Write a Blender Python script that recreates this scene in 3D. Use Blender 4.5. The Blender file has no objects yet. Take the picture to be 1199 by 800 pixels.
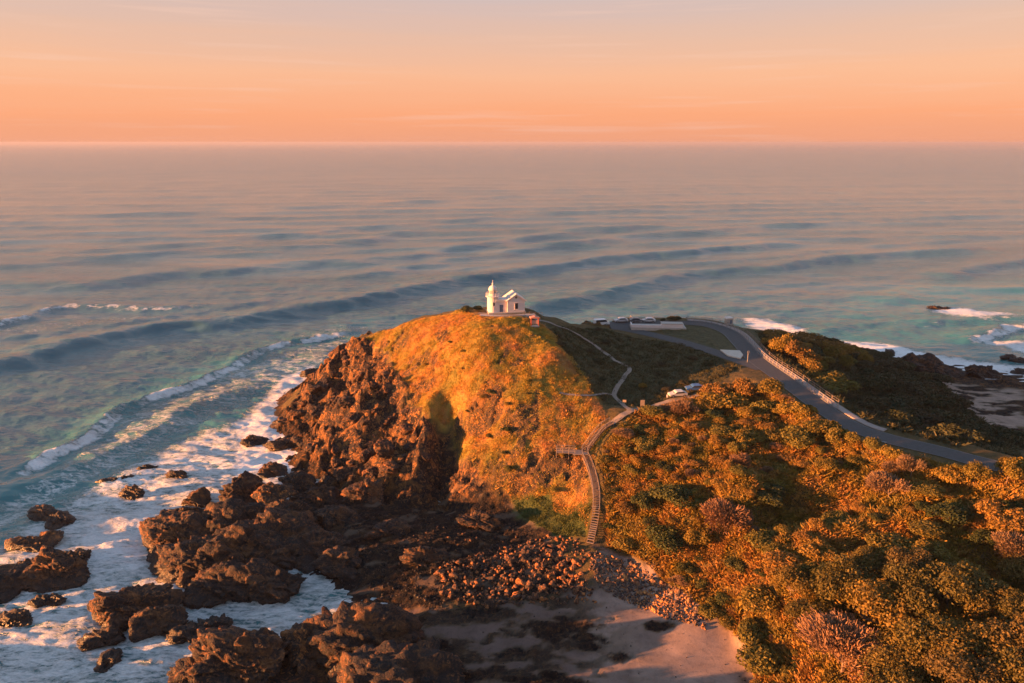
import bpy, bmesh, math, random
import numpy as np
from mathutils import Vector, Matrix
R = math.radians
random.seed(7)
rng = np.random.default_rng(11)
scene = bpy.context.scene

# ------------------------------------------------------------------ camera, world, sun, exposure
CAM_H, PITCH, FPX = 76.0, R(16.26), 799.0
cd = bpy.data.cameras.new('camera')
cd.sensor_width = 36.0
cd.lens = 36.0 * FPX / 1199.0
cd.clip_start = 1.0
cd.clip_end = 90000.0
cam = bpy.data.objects.new('camera', cd)
scene.collection.objects.link(cam)
cam.location = (0, 0, CAM_H)
cam.rotation_euler = (R(90) - PITCH, 0, 0)
scene.camera = cam

SUN_EL, SUN_AZ = R(5.0), (-0.965, -0.23)      # horizontal direction towards the sun
sv = Vector((SUN_AZ[0], SUN_AZ[1], 0)).normalized()
to_sun = Vector((sv.x * math.cos(SUN_EL), sv.y * math.cos(SUN_EL), math.sin(SUN_EL)))
sd = bpy.data.lights.new('sun', 'SUN')
sd.energy = 5.0
sd.angle = R(0.6)
sd.color = (1.0, 0.375, 0.115)
sun = bpy.data.objects.new('sun', sd)
scene.collection.objects.link(sun)
sun.rotation_euler = to_sun.to_track_quat('Z', 'Y').to_euler()
sun.location = (-200, -80, 120)

world = bpy.data.worlds.new('World')
scene.world = world
world.use_nodes = True
wn = world.node_tree
wn.nodes.clear()
def N(t, typ, **kw):
    n = t.nodes.new(typ)
    for k, v in kw.items():
        if k.startswith('i_'):
            n.inputs[k[2:].replace('_', ' ')].default_value = v
        else:
            setattr(n, k, v)
    return n
def L(t, a, b): t.links.new(a, b)
def ramp(t, stops, interp='LINEAR'):
    n = t.nodes.new('ShaderNodeValToRGB')
    n.color_ramp.interpolation = interp
    el = n.color_ramp.elements
    while len(el) < len(stops): el.new(0.5)
    for e, (p, c) in zip(el, stops):
        e.position = p
        e.color = (c[0], c[1], c[2], 1) if len(c) == 3 else c
    return n
def srgb(r, g, b, k=1.0):
    f = lambda c: (c / 255 / 12.92) if c / 255 <= 0.04045 else ((c / 255 + 0.055) / 1.055) ** 2.4
    return (f(r) * k, f(g) * k, f(b) * k)

out = N(wn, 'ShaderNodeOutputWorld')
bgN = N(wn, 'ShaderNodeBackground'); bgN.inputs['Strength'].default_value = 0.006
skyt = N(wn, 'ShaderNodeTexSky', sky_type='NISHITA', sun_disc=False)
skyt.sun_elevation = SUN_EL
skyt.sun_rotation = math.atan2(sv.x, sv.y)
skyt.air_density = 1.5; skyt.dust_density = 2.0
L(wn, skyt.outputs[0], bgN.inputs['Color'])
# dusk glow of the sky as a function of the real elevation above the horizon
tc = N(wn, 'ShaderNodeTexCoord')
sep = N(wn, 'ShaderNodeSeparateXYZ'); L(wn, tc.outputs['Generated'], sep.inputs[0])
stretch = N(wn, 'ShaderNodeMapping'); stretch.inputs['Scale'].default_value = (1.2, 1.2, 26)
L(wn, tc.outputs['Generated'], stretch.inputs[0])
cn = N(wn, 'ShaderNodeTexNoise'); cn.inputs['Scale'].default_value = 2.2; cn.inputs['Detail'].default_value = 6; cn.inputs['Roughness'].default_value = .55
L(wn, stretch.outputs[0], cn.inputs['Vector'])
adz = N(wn, 'ShaderNodeMath', operation='MULTIPLY_ADD'); adz.inputs[1].default_value = 0.030; 
sb = N(wn, 'ShaderNodeMath', operation='ADD'); sb.inputs[1].default_value = -0.015
L(wn, cn.outputs['Fac'], adz.inputs[0]); L(wn, sep.outputs['Z'], adz.inputs[2]); L(wn, adz.outputs[0], sb.inputs[0])
K = 0.9
rp = ramp(wn, [(0.0, srgb(246, 168, 132)), (0.035, srgb(255, 172, 130)), (0.085, srgb(250, 186, 152)), (0.135, srgb(230, 186, 168)),
               (0.18, srgb(212, 186, 184)), (0.32, srgb(196, 198, 206)), (0.55, srgb(154, 182, 206)), (1.0, srgb(124, 156, 202))])
L(wn, sb.outputs[0], rp.inputs[0])
# thin streaks of cloud
cm = N(wn, 'ShaderNodeMapping'); cm.inputs['Scale'].default_value = (2.6, 2.6, 75); L(wn, tc.outputs['Generated'], cm.inputs[0])
c2 = N(wn, 'ShaderNodeTexNoise'); c2.inputs['Scale'].default_value = 1.7; c2.inputs['Detail'].default_value = 5; L(wn, cm.outputs[0], c2.inputs['Vector'])
cr = ramp(wn, [(0.56, (0, 0, 0)), (0.75, (1, 1, 1))]); L(wn, c2.outputs['Fac'], cr.inputs[0])
cmul = N(wn, 'ShaderNodeMath', operation='MULTIPLY'); cmul.inputs[1].default_value = 0.30; L(wn, cr.outputs[0], cmul.inputs[0])
mixc = N(wn, 'ShaderNodeMix', data_type='RGBA'); L(wn, cmul.outputs[0], mixc.inputs['Factor']); L(wn, rp.outputs[0], mixc.inputs[6])
mixc.inputs[7].default_value = (*srgb(250, 204, 186), 1)
bgR = N(wn, 'ShaderNodeBackground'); bgR.inputs['Strength'].default_value = 0.165
L(wn, mixc.outputs[2], bgR.inputs['Color'])
addw = N(wn, 'ShaderNodeAddShader'); L(wn, bgN.outputs[0], addw.inputs[0]); L(wn, bgR.outputs[0], addw.inputs[1])
L(wn, addw.outputs[0], out.inputs['Surface'])

scene.view_settings.view_transform = 'Standard'
scene.view_settings.look = 'None'
scene.view_settings.exposure = 2.5
scene.view_settings.gamma = 1.0
scene.view_settings.use_curve_mapping = False
scene.cycles.max_bounces = 5
scene.cycles.diffuse_bounces = 2
scene.cycles.glossy_bounces = 2
scene.cycles.transmission_bounces = 2
scene.cycles.transparent_max_bounces = 4
scene.cycles.volume_bounces = 0
scene.cycles.use_denoising = True
scene.cycles.caustics_reflective = False
scene.cycles.caustics_refractive = False

# ------------------------------------------------------------------ helpers
COL = scene.collection
def tag(o, label=None, cat=None, group=None, kind=None):
    if label: o['label'] = label
    if cat: o['category'] = cat
    if group: o['group'] = group
    if kind: o['kind'] = kind
    return o
def empty(name, loc, rz=0, **kw):
    o = bpy.data.objects.new(name, None); COL.objects.link(o)
    o.location = loc; o.rotation_euler = (0, 0, rz); o.empty_display_size = 0.5
    return tag(o, **kw)
def np_mesh(name, V, F, smooth=False):
    """V (n,3), F (m,k) of one polygon size"""
    V = np.asarray(V, dtype=np.float32); F = np.asarray(F, dtype=np.int32)
    m = bpy.data.meshes.new(name)
    m.vertices.add(len(V)); m.vertices.foreach_set('co', V.ravel())
    k = F.shape[1]
    m.loops.add(F.size); m.loops.foreach_set('vertex_index', F.ravel())
    m.polygons.add(len(F)); m.polygons.foreach_set('loop_start', np.arange(0, F.size, k, dtype=np.int32))
    if smooth: m.polygons.foreach_set('use_smooth', np.ones(len(F), dtype=bool))
    m.update(calc_edges=True)
    return m
def link(name, mesh, mat=None, parent=None, **kw):
    o = bpy.data.objects.new(name, mesh); COL.objects.link(o)
    if mat is not None and not mesh.materials: mesh.materials.append(mat)
    if parent is not None: o.parent = parent
    return tag(o, **kw)
class MB:
    """collects simple shapes into ONE mesh"""
    def __init__(s): s.v = []; s.f = []
    def add(s, vs, fs):
        b = len(s.v); s.v += [tuple(v) for v in vs]; s.f += [tuple(b + i for i in f) for f in fs]
    def box(s, c, d, rz=0):
        cx, cy, cz = c; x, y, z = d[0] / 2, d[1] / 2, d[2] / 2
        ca, sa = math.cos(rz), math.sin(rz)
        vs = []
        for k in (-z, z):
            for i, j in ((-x, -y), (x, -y), (x, y), (-x, y)):
                vs.append((cx + i * ca - j * sa, cy + i * sa + j * ca, cz + k))
        s.add(vs, [(3, 2, 1, 0), (4, 5, 6, 7), (0, 1, 5, 4), (1, 2, 6, 5), (2, 3, 7, 6), (3, 0, 4, 7)])
    def tube(s, a, b, r0, r1=None, n=8):
        r1 = r0 if r1 is None else r1
        a, b = Vector(a), Vector(b); d = (b - a).normalized()
        u = d.orthogonal().normalized(); w = d.cross(u)
        vs = []
        for p, r in ((a, r0), (b, r1)):
            for i in range(n):
                t = 2 * math.pi * i / n
                vs.append(p + u * math.cos(t) * r + w * math.sin(t) * r)
        fs = [(i, (i + 1) % n, n + (i + 1) % n, n + i) for i in range(n)] + [tuple(range(n - 1, -1, -1)), tuple(range(n, 2 * n))]
        s.add(vs, fs)
    def lathe(s, prof, c=(0, 0, 0), n=20):
        vs = []; fs = []
        for r, z in prof:
            for i in range(n):
                t = 2 * math.pi * i / n
                vs.append((c[0] + r * math.cos(t), c[1] + r * math.sin(t), c[2] + z))
        for k in range(len(prof) - 1):
            for i in range(n):
                fs.append((k * n + i, k * n + (i + 1) % n, (k + 1) * n + (i + 1) % n, (k + 1) * n + i))
        fs.append(tuple(range(n - 1, -1, -1))); fs.append(tuple(range((len(prof) - 1) * n, len(prof) * n)))
        s.add(vs, fs)
    def prism(s, poly, y0, y1):
        """poly in (x,z), extruded along y"""
        n = len(poly)
        vs = [(x, y0, z) for x, z in poly] + [(x, y1, z) for x, z in poly]
        fs = [tuple(range(n)), tuple(range(2 * n - 1, n - 1, -1))] + [(i, n + i, n + (i + 1) % n, (i + 1) % n) for i in range(n)]
        s.add(vs, fs)
    def beam(s, a, b, w, h):
        """rectangular bar from a to b, h tall"""
        a, b = Vector(a), Vector(b); d = (b - a); l = d.length
        if l < 1e-6: return
        d /= l
        side = d.cross(Vector((0, 0, 1)))
        if side.length < 1e-4: side = Vector((1, 0, 0))
        side.normalize(); up = side.cross(d)
        vs = []
        for p in (a, b):
            for i, j in ((-1, -1), (1, -1), (1, 1), (-1, 1)):
                vs.append(p + side * (i * w / 2) + up * (j * h / 2))
        s.add(vs, [(0, 1, 2, 3), (7, 6, 5, 4), (0, 4, 5, 1), (1, 5, 6, 2), (2, 6, 7, 3), (3, 7, 4, 0)])
    def mesh(s, name):
        m = bpy.data.meshes.new(name); m.from_pydata(s.v, [], s.f); m.update()
        bm = bmesh.new(); bm.from_mesh(m); bmesh.ops.recalc_face_normals(bm, faces=bm.faces); bm.to_mesh(m); bm.free()
        return m
    def build(s, name, mat, parent=None, smooth=False, bevel=0, **kw):
        m = s.mesh(name)
        if smooth:
            for p in m.polygons: p.use_smooth = True
        o = link(name, m, mat, parent, **kw)
        if bevel:
            md = o.modifiers.new('bevel', 'BEVEL'); md.width = bevel; md.segments = 2; md.limit_method = 'ANGLE'
        return o

# ---- numpy noise
_perm = np.random.default_rng(5).permutation(256)
_perm = np.concatenate([_perm, _perm, _perm])
_grad = np.random.default_rng(6).normal(size=(256, 3)); _grad /= np.linalg.norm(_grad, axis=1)[:, None]
def perlin(x, y, z=0.0):
    x = np.asarray(x, float); y = np.asarray(y, float); z = np.zeros_like(x) + z
    xi, yi, zi = np.floor(x).astype(int), np.floor(y).astype(int), np.floor(z).astype(int)
    xf, yf, zf = x - xi, y - yi, z - zi
    u, v, w = [t * t * t * (t * (t * 6 - 15) + 10) for t in (xf, yf, zf)]
    res = 0
    for dx in (0, 1):
        for dy in (0, 1):
            for dz in (0, 1):
                h = _perm[(_perm[(_perm[(xi + dx) & 255] + yi + dy) & 255] + zi + dz) & 255]
                g = _grad[h]
                dot = g[..., 0] * (xf - dx) + g[..., 1] * (yf - dy) + g[..., 2] * (zf - dz)
                res = res + dot * (u if dx else 1 - u) * (v if dy else 1 - v) * (w if dz else 1 - w)
    return res * 1.5
def fbm(x, y, z=0.0, o=4, g=0.5):
    a, f, s = 1.0, 1.0, 0.0
    for i in range(o):
        s = s + a * perlin(x * f + i * 17.3, y * f - i * 9.1, (np.asarray(z) * f) + i * 3.7); a *= g; f *= 2.03
    return s
def ridged(x, y, z=0.0, o=4):
    a, f, s = 1.0, 1.0, 0.0
    for i in range(o):
        s = s + a * (1 - 2 * np.abs(perlin(x * f + i * 7.7, y * f + i * 3.1, (np.asarray(z) * f) + i))); a *= 0.5; f *= 2.1
    return s
def h01(ix, iy, k):
    n = (ix.astype(np.int64) * 374761393 + iy.astype(np.int64) * 668265263 + k * 2147483647 + 12345) & 0x7fffffff
    n = ((n ^ (n >> 13)) * 1274126177) & 0x7fffffff
    return ((n ^ (n >> 16)) & 0xffffff) / float(0xffffff)
def facets(x, y, s, k=0, tilt=0.8, jump=0.5):
    """broken rock: every Worley cell is a tilted plane at its own level"""
    X, Y = x / s, y / s
    xi, yi = np.floor(X), np.floor(Y)
    best = np.full(X.shape, 9.0); val = np.zeros(X.shape); sec = np.full(X.shape, 9.0)
    for dx in (-1, 0, 1):
        for dy in (-1, 0, 1):
            cx, cy = xi + dx, yi + dy
            px = cx + h01(cx, cy, k + 1); py = cy + h01(cx, cy, k + 2)
            ex, ey = X - px, Y - py
            d = np.sqrt(ex * ex + ey * ey)
            v = (h01(cx, cy, k + 3) - .5) * jump + ((h01(cx, cy, k + 4) - .5) * ex + (h01(cx, cy, k + 5) - .5) * ey) * 2 * tilt
            m = d < best
            sec = np.where(m, best, np.minimum(sec, d))
            val = np.where(m, v, val); best = np.where(m, d, best)
    edge = np.clip((sec - best) / 0.12, 0, 1)
    return (val - (1 - edge) * 0.18) * s
def sstep(a, b, x):
    t = np.clip((x - a) / (b - a), 0, 1); return t * t * (3 - 2 * t)

# ---- photo pixel -> ray
cp, sp = math.cos(PITCH), math.sin(PITCH)
def ray(u, v):
    a, b = (u - 599.5) / FPX, (400 - v) / FPX
    return np.array([a, cp + b * sp, -sp + b * cp])
def at(u, v, z=0.0):
    d = ray(u, v); t = (z - CAM_H) / d[2]
    return np.array([d[0] * t, d[1] * t])
def project(x, y, z):
    dz = z - CAM_H
    w = y * cp - dz * sp
    return 599.5 + FPX * x / w, 400 - FPX * (y * sp + dz * cp) / w

# ------------------------------------------------------------------ terrain heights
CP = [ # lighthouse hill
 (575,366,31.3),(600,367,31.3),(625,373,30.6),(556,362,31),(520,366,29.5),(480,378,26.5),(440,390,21.2),(410,406,15.2),(385,426,10.3),(365,444,6),(350,461,3.5),(332,490,.6),
 (350,525,.4),(395,562,1.5),(450,575,2.6),(520,582,3.2),(600,592,4),(650,612,4.2),(685,636,4.2),
 (420,440,12.3),(400,490,8.5),(440,480,12.5),(470,430,18.5),(420,530,5.5),(370,490,4),(480,530,8),(500,500,11.5),(520,400,26),(560,400,28.3),(500,450,18),(560,450,21),(560,510,12.5),(600,480,18),(540,545,8.3),(600,555,8.6),(610,420,25.7),
 (650,420,26),(640,387,29.3),(670,440,23),(690,452,21.2),(715,495,17),(650,500,15.8),(650,560,9),(683,532,12.6),(697,570,9.8),(697,600,7.4),(660,590,6),
 # shaded valley and car park
 (700,412,22),(725,432,20.7),(760,440,20),(735,481,18.2),(718,463,19.2),(800,432,20.4),(760,412,21),(700,392,23.4),(660,377,28),(680,384,25),
 (700,380,22),(740,378,22),(790,377,22),(830,379,22),(858,391,22),(873,410,22),(890,425,22),(925,448,22),(965,478,22),(1000,502,22),(1040,517,22),(1100,530,22),(1165,545,22),
 (840,400,22),(800,393,21.8),(850,435,21.5),(750,389,21.8),
 # scrub slope
 (760,478,18),(800,470,18.8),(850,465,20),(900,470,20.5),(950,500,20.5),(1000,525,20.5),(1060,545,20.5),(1160,565,20.5),
 (720,520,14.6),(745,560,12),(722,600,8),(714,636,4.6),(780,600,11),(850,560,15.5),(780,530,15.5),(900,600,14.5),(850,650,9),(830,705,4.2),(900,680,10),(868,735,4.2),(898,780,4.4),(950,700,11.5),(1000,600,16.5),(1100,600,18),(1199,600,19.5),
 (1100,700,15),(1199,700,17),(1000,750,11),(950,800,7.5),(1100,800,13.5),(1199,800,15.5),
 # cove
 (700,650,3.8),(750,680,3.2),(820,730,2.9),(700,720,2.2),(600,700,2),(520,700,1.5),(480,760,1.2),(560,790,1.2),(700,790,1.8),(860,790,2.9),(450,640,2.4),(520,630,2.8),(400,605,2.6),(440,680,1),
 (460,704,.35),(370,706,-.9),(320,722,-1.3),(300,740,-1.5),(400,745,.6),(420,790,.6),(620,650,3),
 # sea bed on the left
 (0,800,-3),(100,700,-3),(190,690,-2),(180,800,-2.5),(250,540,-3),(290,560,-2),(300,470,-4),(0,600,-4),(150,640,-3),(60,740,-3),(240,640,-1.5),(290,650,-.5),(340,600,.2),(0,450,-7),(200,420,-7),(360,410,-6),
 # east of the road
 (900,388,19),(915,408,20.5),(950,425,19.5),(950,401,15.5),(1000,416,8),(1050,430,4),(1100,444,1.4),(1199,452,.8),(1150,480,1.6),(1199,495,2.2),(1150,505,5),(1199,525,7.5),(1100,500,10.5),(1050,480,12.5),(1000,455,15.5),(1000,485,19),(1100,518,17),(1060,505,18),
 (1199,420,-1.5),(1100,408,-2.5),(1000,385,-4),(900,366,-4),(1199,380,-4)]
WP = [(-12,204,22),(-12,216,8),(-12,228,-3),(-45,212,2),(-45,225,-4),(20,214,14),(20,230,-3),(45,224,12),(45,240,-3),(75,226,8),(75,242,-3),(0,260,-6),(60,280,-7),
 (-140,100,-5),(-140,190,-7),(-60,250,-8),(200,175,2.2),(200,150,10),(200,110,19),(200,215,-1),(200,260,-4),(200,60,18),(120,10,15),(60,10,9),(30,45,4),(0,30,3),(300,100,18),(300,200,0),
 (-30,30,9),(-106,80,3.2),(-124,120,4.4),(-138,143,4.5),(-62,34,12.5),(-85,20,15),(-110,-10,16),(-50,-20,15),(0,-60,14),(150,-80,16),(-150,30,-3),(-130,60,-4),(-100,58,9),(-78,56,8),(-50,58,8),(-28,62,8),(-10,63,7),(5,58,6),(-200,-50,-4),(0,-180,14),(-260,250,-8),(-260,-150,-6),(300,330,-8),(0,330,-9),(300,-180,18)]  # ridges out of view, left and south-west, added to block the low sun
pts = np.array([(*at(u, v, z), z) for u, v, z in CP] + WP)
def rbf_fit(p):
    d = np.sqrt(((p[:, None, :2] - p[None, :, :2]) ** 2).sum(-1) + 9.0)
    A = np.zeros((len(p) + 1,) * 2); A[:-1, :-1] = -d - 0.0; A[:-1, -1] = 1; A[-1, :-1] = 1
    A[:-1, :-1] -= np.eye(len(p)) * 0.6
    return np.linalg.solve(A, np.append(p[:, 2], 0))
W = rbf_fit(pts)
def rbf(x, y):
    x = np.asarray(x, float); sh = x.shape; x = x.ravel(); y = np.asarray(y, float).ravel(); o = np.zeros(len(x))
    for i in range(0, len(x), 40000):
        sl = slice(i, i + 40000)
        d = np.sqrt((x[sl, None] - pts[None, :, 0]) ** 2 + (y[sl, None] - pts[None, :, 1]) ** 2 + 9.0)
        o[sl] = -d @ W[:-1] + W[-1]
    return o.reshape(sh)
def axis(lo, d0, d1, hi, step, g=1.16):
    a = list(np.arange(d0, d1, step)); s = step
    l = []; x = d0
    while x > lo: s *= g; s = min(s, 14); x -= s; l.append(x)
    r = []; x = a[-1]; s = step
    while x < hi: s *= g; s = min(s, 14); x += s; r.append(x)
    return np.array(l[::-1] + a + r)
GX = axis(-300, -92, 138, 330, 0.40); GY = axis(-220, 54, 224, 345, 0.40)
XX, YY = np.meshgrid(GX, GY)
ZB = rbf(XX, YY)
def bilerp(Z, x, y):
    x = np.asarray(x, float); y = np.asarray(y, float)
    i = np.clip(np.searchsorted(GX, x) - 1, 0, len(GX) - 2); j = np.clip(np.searchsorted(GY, y) - 1, 0, len(GY) - 2)
    fx = np.clip((x - GX[i]) / (GX[i + 1] - GX[i]), 0, 1); fy = np.clip((y - GY[j]) / (GY[j + 1] - GY[j]), 0, 1)
    return Z[j, i] * (1 - fx) * (1 - fy) + Z[j, i + 1] * fx * (1 - fy) + Z[j + 1, i] * (1 - fx) * fy + Z[j + 1, i + 1] * fx * fy
def hit(u, v, Z=None):
    Z = ZB if Z is None else Z
    d = ray(u, v); t = np.arange(50, 340, 0.25)
    x, y, z = d[0] * t, d[1] * t, CAM_H + d[2] * t
    b = np.maximum(bilerp(Z, x, y), 0.0)
    k = np.nonzero(z < b)[0]
    i = k[0] if len(k) else np.argmin(np.abs(z - b))
    return float(x[i]), float(y[i])
def gz(x, y): return float(bilerp(ZT, x, y))
def wpoly(px): return np.array([hit(u, v) for u, v in px])
def inside(P, x, y):
    r = np.zeros(np.shape(x), bool); n = len(P)
    for i in range(n):
        x0, y0 = P[i]; x1, y1 = P[(i + 1) % n]
        if y0 == y1: continue
        c = ((y0 > y) != (y1 > y)) & (x < (x1 - x0) * (y - y0) / (y1 - y0) + x0)
        r ^= c
    return r
def segd(P, x, y, closed=False):
    """distance to a polyline, and the running parameter of the nearest point, and side"""
    best = np.full(np.shape(x), 1e9); par = np.zeros(np.shape(x)); side = np.zeros(np.shape(x)); n = len(P)
    for i in range(n if closed else n - 1):
        a = P[i]; b = P[(i + 1) % n]; d = b - a; l2 = (d ** 2).sum() + 1e-9
        t = np.clip(((x - a[0]) * d[0] + (y - a[1]) * d[1]) / l2, 0, 1)
        qx, qy = x - (a[0] + t * d[0]), y - (a[1] + t * d[1])
        dd = np.sqrt(qx * qx + qy * qy); m = dd < best
        best = np.where(m, dd, best); par = np.where(m, i + t, par)
        side = np.where(m, np.sign(d[0] * qy - d[1] * qx), side)
    return best, par, side
def soft(P, x, y, f):
    d, _, _ = segd(P, x, y, True)
    s = np.where(inside(P, x, y), d, -d)
    return sstep(-f, f, s)
def smooth_line(P, n=8):
    """Catmull-Rom through the given points"""
    P = np.asarray(P, float); o = []
    for i in range(len(P) - 1):
        p0 = P[max(i - 1, 0)]; p1 = P[i]; p2 = P[i + 1]; p3 = P[min(i + 2, len(P) - 1)]
        for k in range(n):
            t = k / n
            o.append(0.5 * ((2 * p1) + (-p0 + p2) * t + (2 * p0 - 5 * p1 + 4 * p2 - p3) * t * t + (-p0 + 3 * p1 - 3 * p2 + p3) * t ** 3))
    o.append(P[-1]); return np.array(o)

# roads as world lines with heights
def wline(px): return np.array([(*at(u, v, z), z) for u, v, z in px])
ROAD = smooth_line(wline([(742,377.5,22),(790,377.8,22),(826,380,22),(853,389,22),(868,403,22),(884,420,22),(920,446,22),(962,477,22),(1000,500,22),(1042,514,22),(1100,528,22),(1165,545,22),(1290,572,22),(1460,600,22),(1700,640,22)]), 10)
LOOP = smooth_line(wline([(697,380.5,21.9),(725,384,21.8),(760,391,21.8),(800,401,21.8),(842,414,21.9),(893,432,22)]), 10)
PARK = np.array([at(u, v, 21.8) for u, v in [(690,382),(698,377.5),(760,376.3),(776,378),(745,385),(712,386.5)]])
def flatten(Z, line, w, feather, drop=0.10):
    m = (XX > line[:, 0].min() - 12) & (XX < line[:, 0].max() + 12) & (YY > line[:, 1].min() - 12) & (YY < line[:, 1].max() + 12)
    d, p, _ = segd(line[:, :2], XX[m], YY[m])
    i = np.clip(p.astype(int), 0, len(line) - 2); f = p - i
    z = line[i, 2] * (1 - f) + line[i + 1, 2] * f - drop
    k = 1 - sstep(w, w + feather, d)
    Z[m] = Z[m] * (1 - k) + z * k
flatten(ZB, LOOP, 3.3, 2.5); flatten(ZB, ROAD, 6.4, 2.5)
k = soft(PARK, XX, YY, 1.0); ZB = ZB * (1 - k) + 21.8 * k

# gully, rib and hollows cut in the front of the headland
def bump(u, v, rx, ry, h, rot=0.0):
    x, y = hit(u, v); c, s = math.cos(rot), math.sin(rot)
    a = (XX - x) * c + (YY - y) * s; b = -(XX - x) * s + (YY - y) * c
    return h * np.exp(-((a / rx) ** 2 + (b / ry) ** 2) ** 1.5)
dZ = bump(520, 520, 4.2, 11, -6.0) + bump(498, 520, 3.0, 9, 3.2) + bump(505, 485, 4, 4, 1.5) + bump(430, 470, 7, 4, 2.0) + bump(450, 500, 4, 8, -2.5)
dZ += bump(350, 470, 6, 5, 1.5) + bump(400, 440, 3, 9, -3.5, .3) + bump(420, 420, 3, 9, 1.8, .3) + bump(380, 500, 7, 4, 2.2) + bump(460, 545, 5, 4, 1.5) + bump(950, 590, 11, 5, -3.0, .15) + bump(868, 585, 3.5, 6, 2.2) + bump(1030, 632, 9, 2.5, -1.8, .2) + bump(1155, 665, 7, 6, -3.2) + bump(1100, 650, 3, 6, 1.5)
ZB = ZB + dZ

# ---- surface zones as world polygons
wx = XX + 2.2 * fbm(XX / 5, YY / 5, 3.1, 4); wy = YY + 2.2 * fbm(XX / 5, YY / 5, 8.4, 4)
P_CLIFF = wpoly([(424,398),(446,410),(462,428),(460,442),(478,468),(497,484),(530,494),(534,540),(556,548),(562,574),(530,590),(450,592),(350,556),(316,524),(334,486),(350,462),(368,438),(390,418),(412,402)])
P_PLAT = wpoly([(330,556),(450,588),(520,580),(612,590),(640,622),(655,640),(688,690),(640,716),(560,702),(500,716),(440,696),(400,716),(330,700),(300,620)])
P_LAWN = wpoly([(596,578),(640,585),(692,590),(686,632),(650,626),(610,604)])
P_HILL = wpoly([(530,366),(556,364),(625,376),(645,388),(690,450),(718,500),(700,520),(690,560),(688,628),(640,590),(560,574),(534,540),(530,494),(497,484),(478,468),(460,440),(462,426),(446,408),(424,397),(450,387),(480,378)])
P_V1 = wpoly([(742,484),(800,474),(830,455),(880,452),(930,470),(975,505),(1040,530),(1170,558),(1230,568),(1260,850),(900,850),(874,754),(828,716),(760,664),(712,642),(706,560),(706,524)])
P_V2 = wpoly([(884,388),(940,399),(1010,416),(1060,434),(1106,452),(1130,478),(1190,518),(1195,536),(1120,524),(1060,508),(1010,492),(930,434),(900,415)])
P_SAND = wpoly([(700,640),(760,662),(830,714),(880,752),(908,799),(440,799),(450,720),(520,710),(600,712),(690,690)])
P_SHORE = wpoly([(1060,440),(1100,446),(1199,456),(1199,520),(1150,498),(1110,470)])
P_GREEN = wpoly([(640,385),(700,383),(800,403),(870,430),(840,450),(780,470),(735,476),(700,470),(670,430)])
m_cliff = soft(P_CLIFF, wx, wy, 1.0); m_plat = soft(P_PLAT, wx, wy, 1.0)
m_hill = soft(P_HILL, wx, wy, 1.0); m_v1 = soft(P_V1, wx, wy, 1.0); m_v2 = soft(P_V2, wx, wy, 1.0)
m_lawn = soft(P_LAWN, wx, wy, .8); m_shore = soft(P_SHORE, wx, wy, 1.0); m_sand0 = soft(P_SAND, wx, wy, .8)
gy_, gx_ = np.gradient(ZB, GY, GX); slope = np.sqrt(gx_ ** 2 + gy_ ** 2)
sw = soft(np.array([(-150,60),(-95,72),(-60,74),(-25,76),(2,72),(12,50),(0,10),(-30,-10),(-150,-20)]), wx, wy, 3)   # unseen rocky point south-west, added to shade the cove
south = np.maximum(1 - sstep(-8, 4, YY - 50), 0)
back = sstep(0.35, 0.75, slope) * (YY > 195) * (ZB < 26)
rock = np.clip(np.maximum.reduce([m_cliff, m_plat, sw * (ZB < 15), back, (1 - sstep(1.0, 2.4, ZB + fbm(wx / 6, wy / 6, 1) * 1.0)) * (1 - m_sand0)]), 0, 1)
n1 = fbm(XX / 7.0, YY / 7.0, 2.2, 4)
hp = m_hill * sstep(0.18, 0.34, n1 + 0.10 * (slope > .62) - 0.02 * (ZB - 10) * (ZB > 10) * .6)
px_, py_ = project(XX, YY, ZB)
for (u, v, r) in ((492,425,3.2),(560,480,3.6),(545,556,3.4),(582,560,3.0),(468,402,3.0),(610,560,2.2),(600,500,3),(500,455,2.6)):
    x, y = hit(u, v); hp = np.maximum(hp, (1 - sstep(r * .6, r * 1.25, np.hypot(wx - x, wy - y) + n1)) * 0.9)
rock = np.maximum(rock, hp * m_hill * .8)
sn = fbm(XX / 4.0, YY / 2.2, 6.0, 5)
spatch = np.zeros_like(XX)
for (u, v, rx, ry) in ((650,735,6.5,2.6),(690,752,3.5,2.2),(508,765,2.2,4.5),(560,715,4,1.5),(540,790,6.5,2.6),(640,795,5,2),(720,770,2.4,1.2),(600,765,3,1.3),(470,735,4,2),(770,735,2.5,1.2),(420,725,6,4),(400,780,8,7)):
    x, y = hit(u, v); q = ((XX - x) / rx) ** 2 + ((YY - y) / ry) ** 2
    spatch = np.maximum(spatch, 1 - sstep(.45, 1.25, q + 1.3 * sn))
spatch = np.maximum(spatch, sstep(.02, .34, fbm(XX / 7, YY / 3.2, 9.1, 5) + .14 + .25 * (1 - sstep(-20, 4, XX))) * .9 * (1 - sstep(6, 24, XX)))
sand = np.clip(m_sand0 * (1 - spatch), 0, 1)
rock = np.where(m_sand0 > .05, np.maximum(rock * (1 - m_sand0), m_sand0 * spatch), rock)
shs = m_shore * sstep(-.05, .15, fbm(XX / 9, YY / 3.5, 4.4, 4)); x, y = hit(1185, 495)
shs = np.maximum(shs, 1 - sstep(7, 13, np.hypot(wx - x - 6, (wy - y) * 1.6)))
rock = np.clip(np.where(m_shore > .05, np.maximum(rock, m_shore) * (1 - shs), rock) , 0, 1); sand = np.maximum(sand, shs * (ZB < 6))
psand = m_plat * sstep(.30, .55, fbm(XX / 6, YY / 2.6, 12.3, 4)) * .5
rock = rock * (1 - psand); sand = np.maximum(sand, psand)
grass = np.clip(m_hill * (1 - rock), 0, 1); lawn = m_lawn
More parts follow.
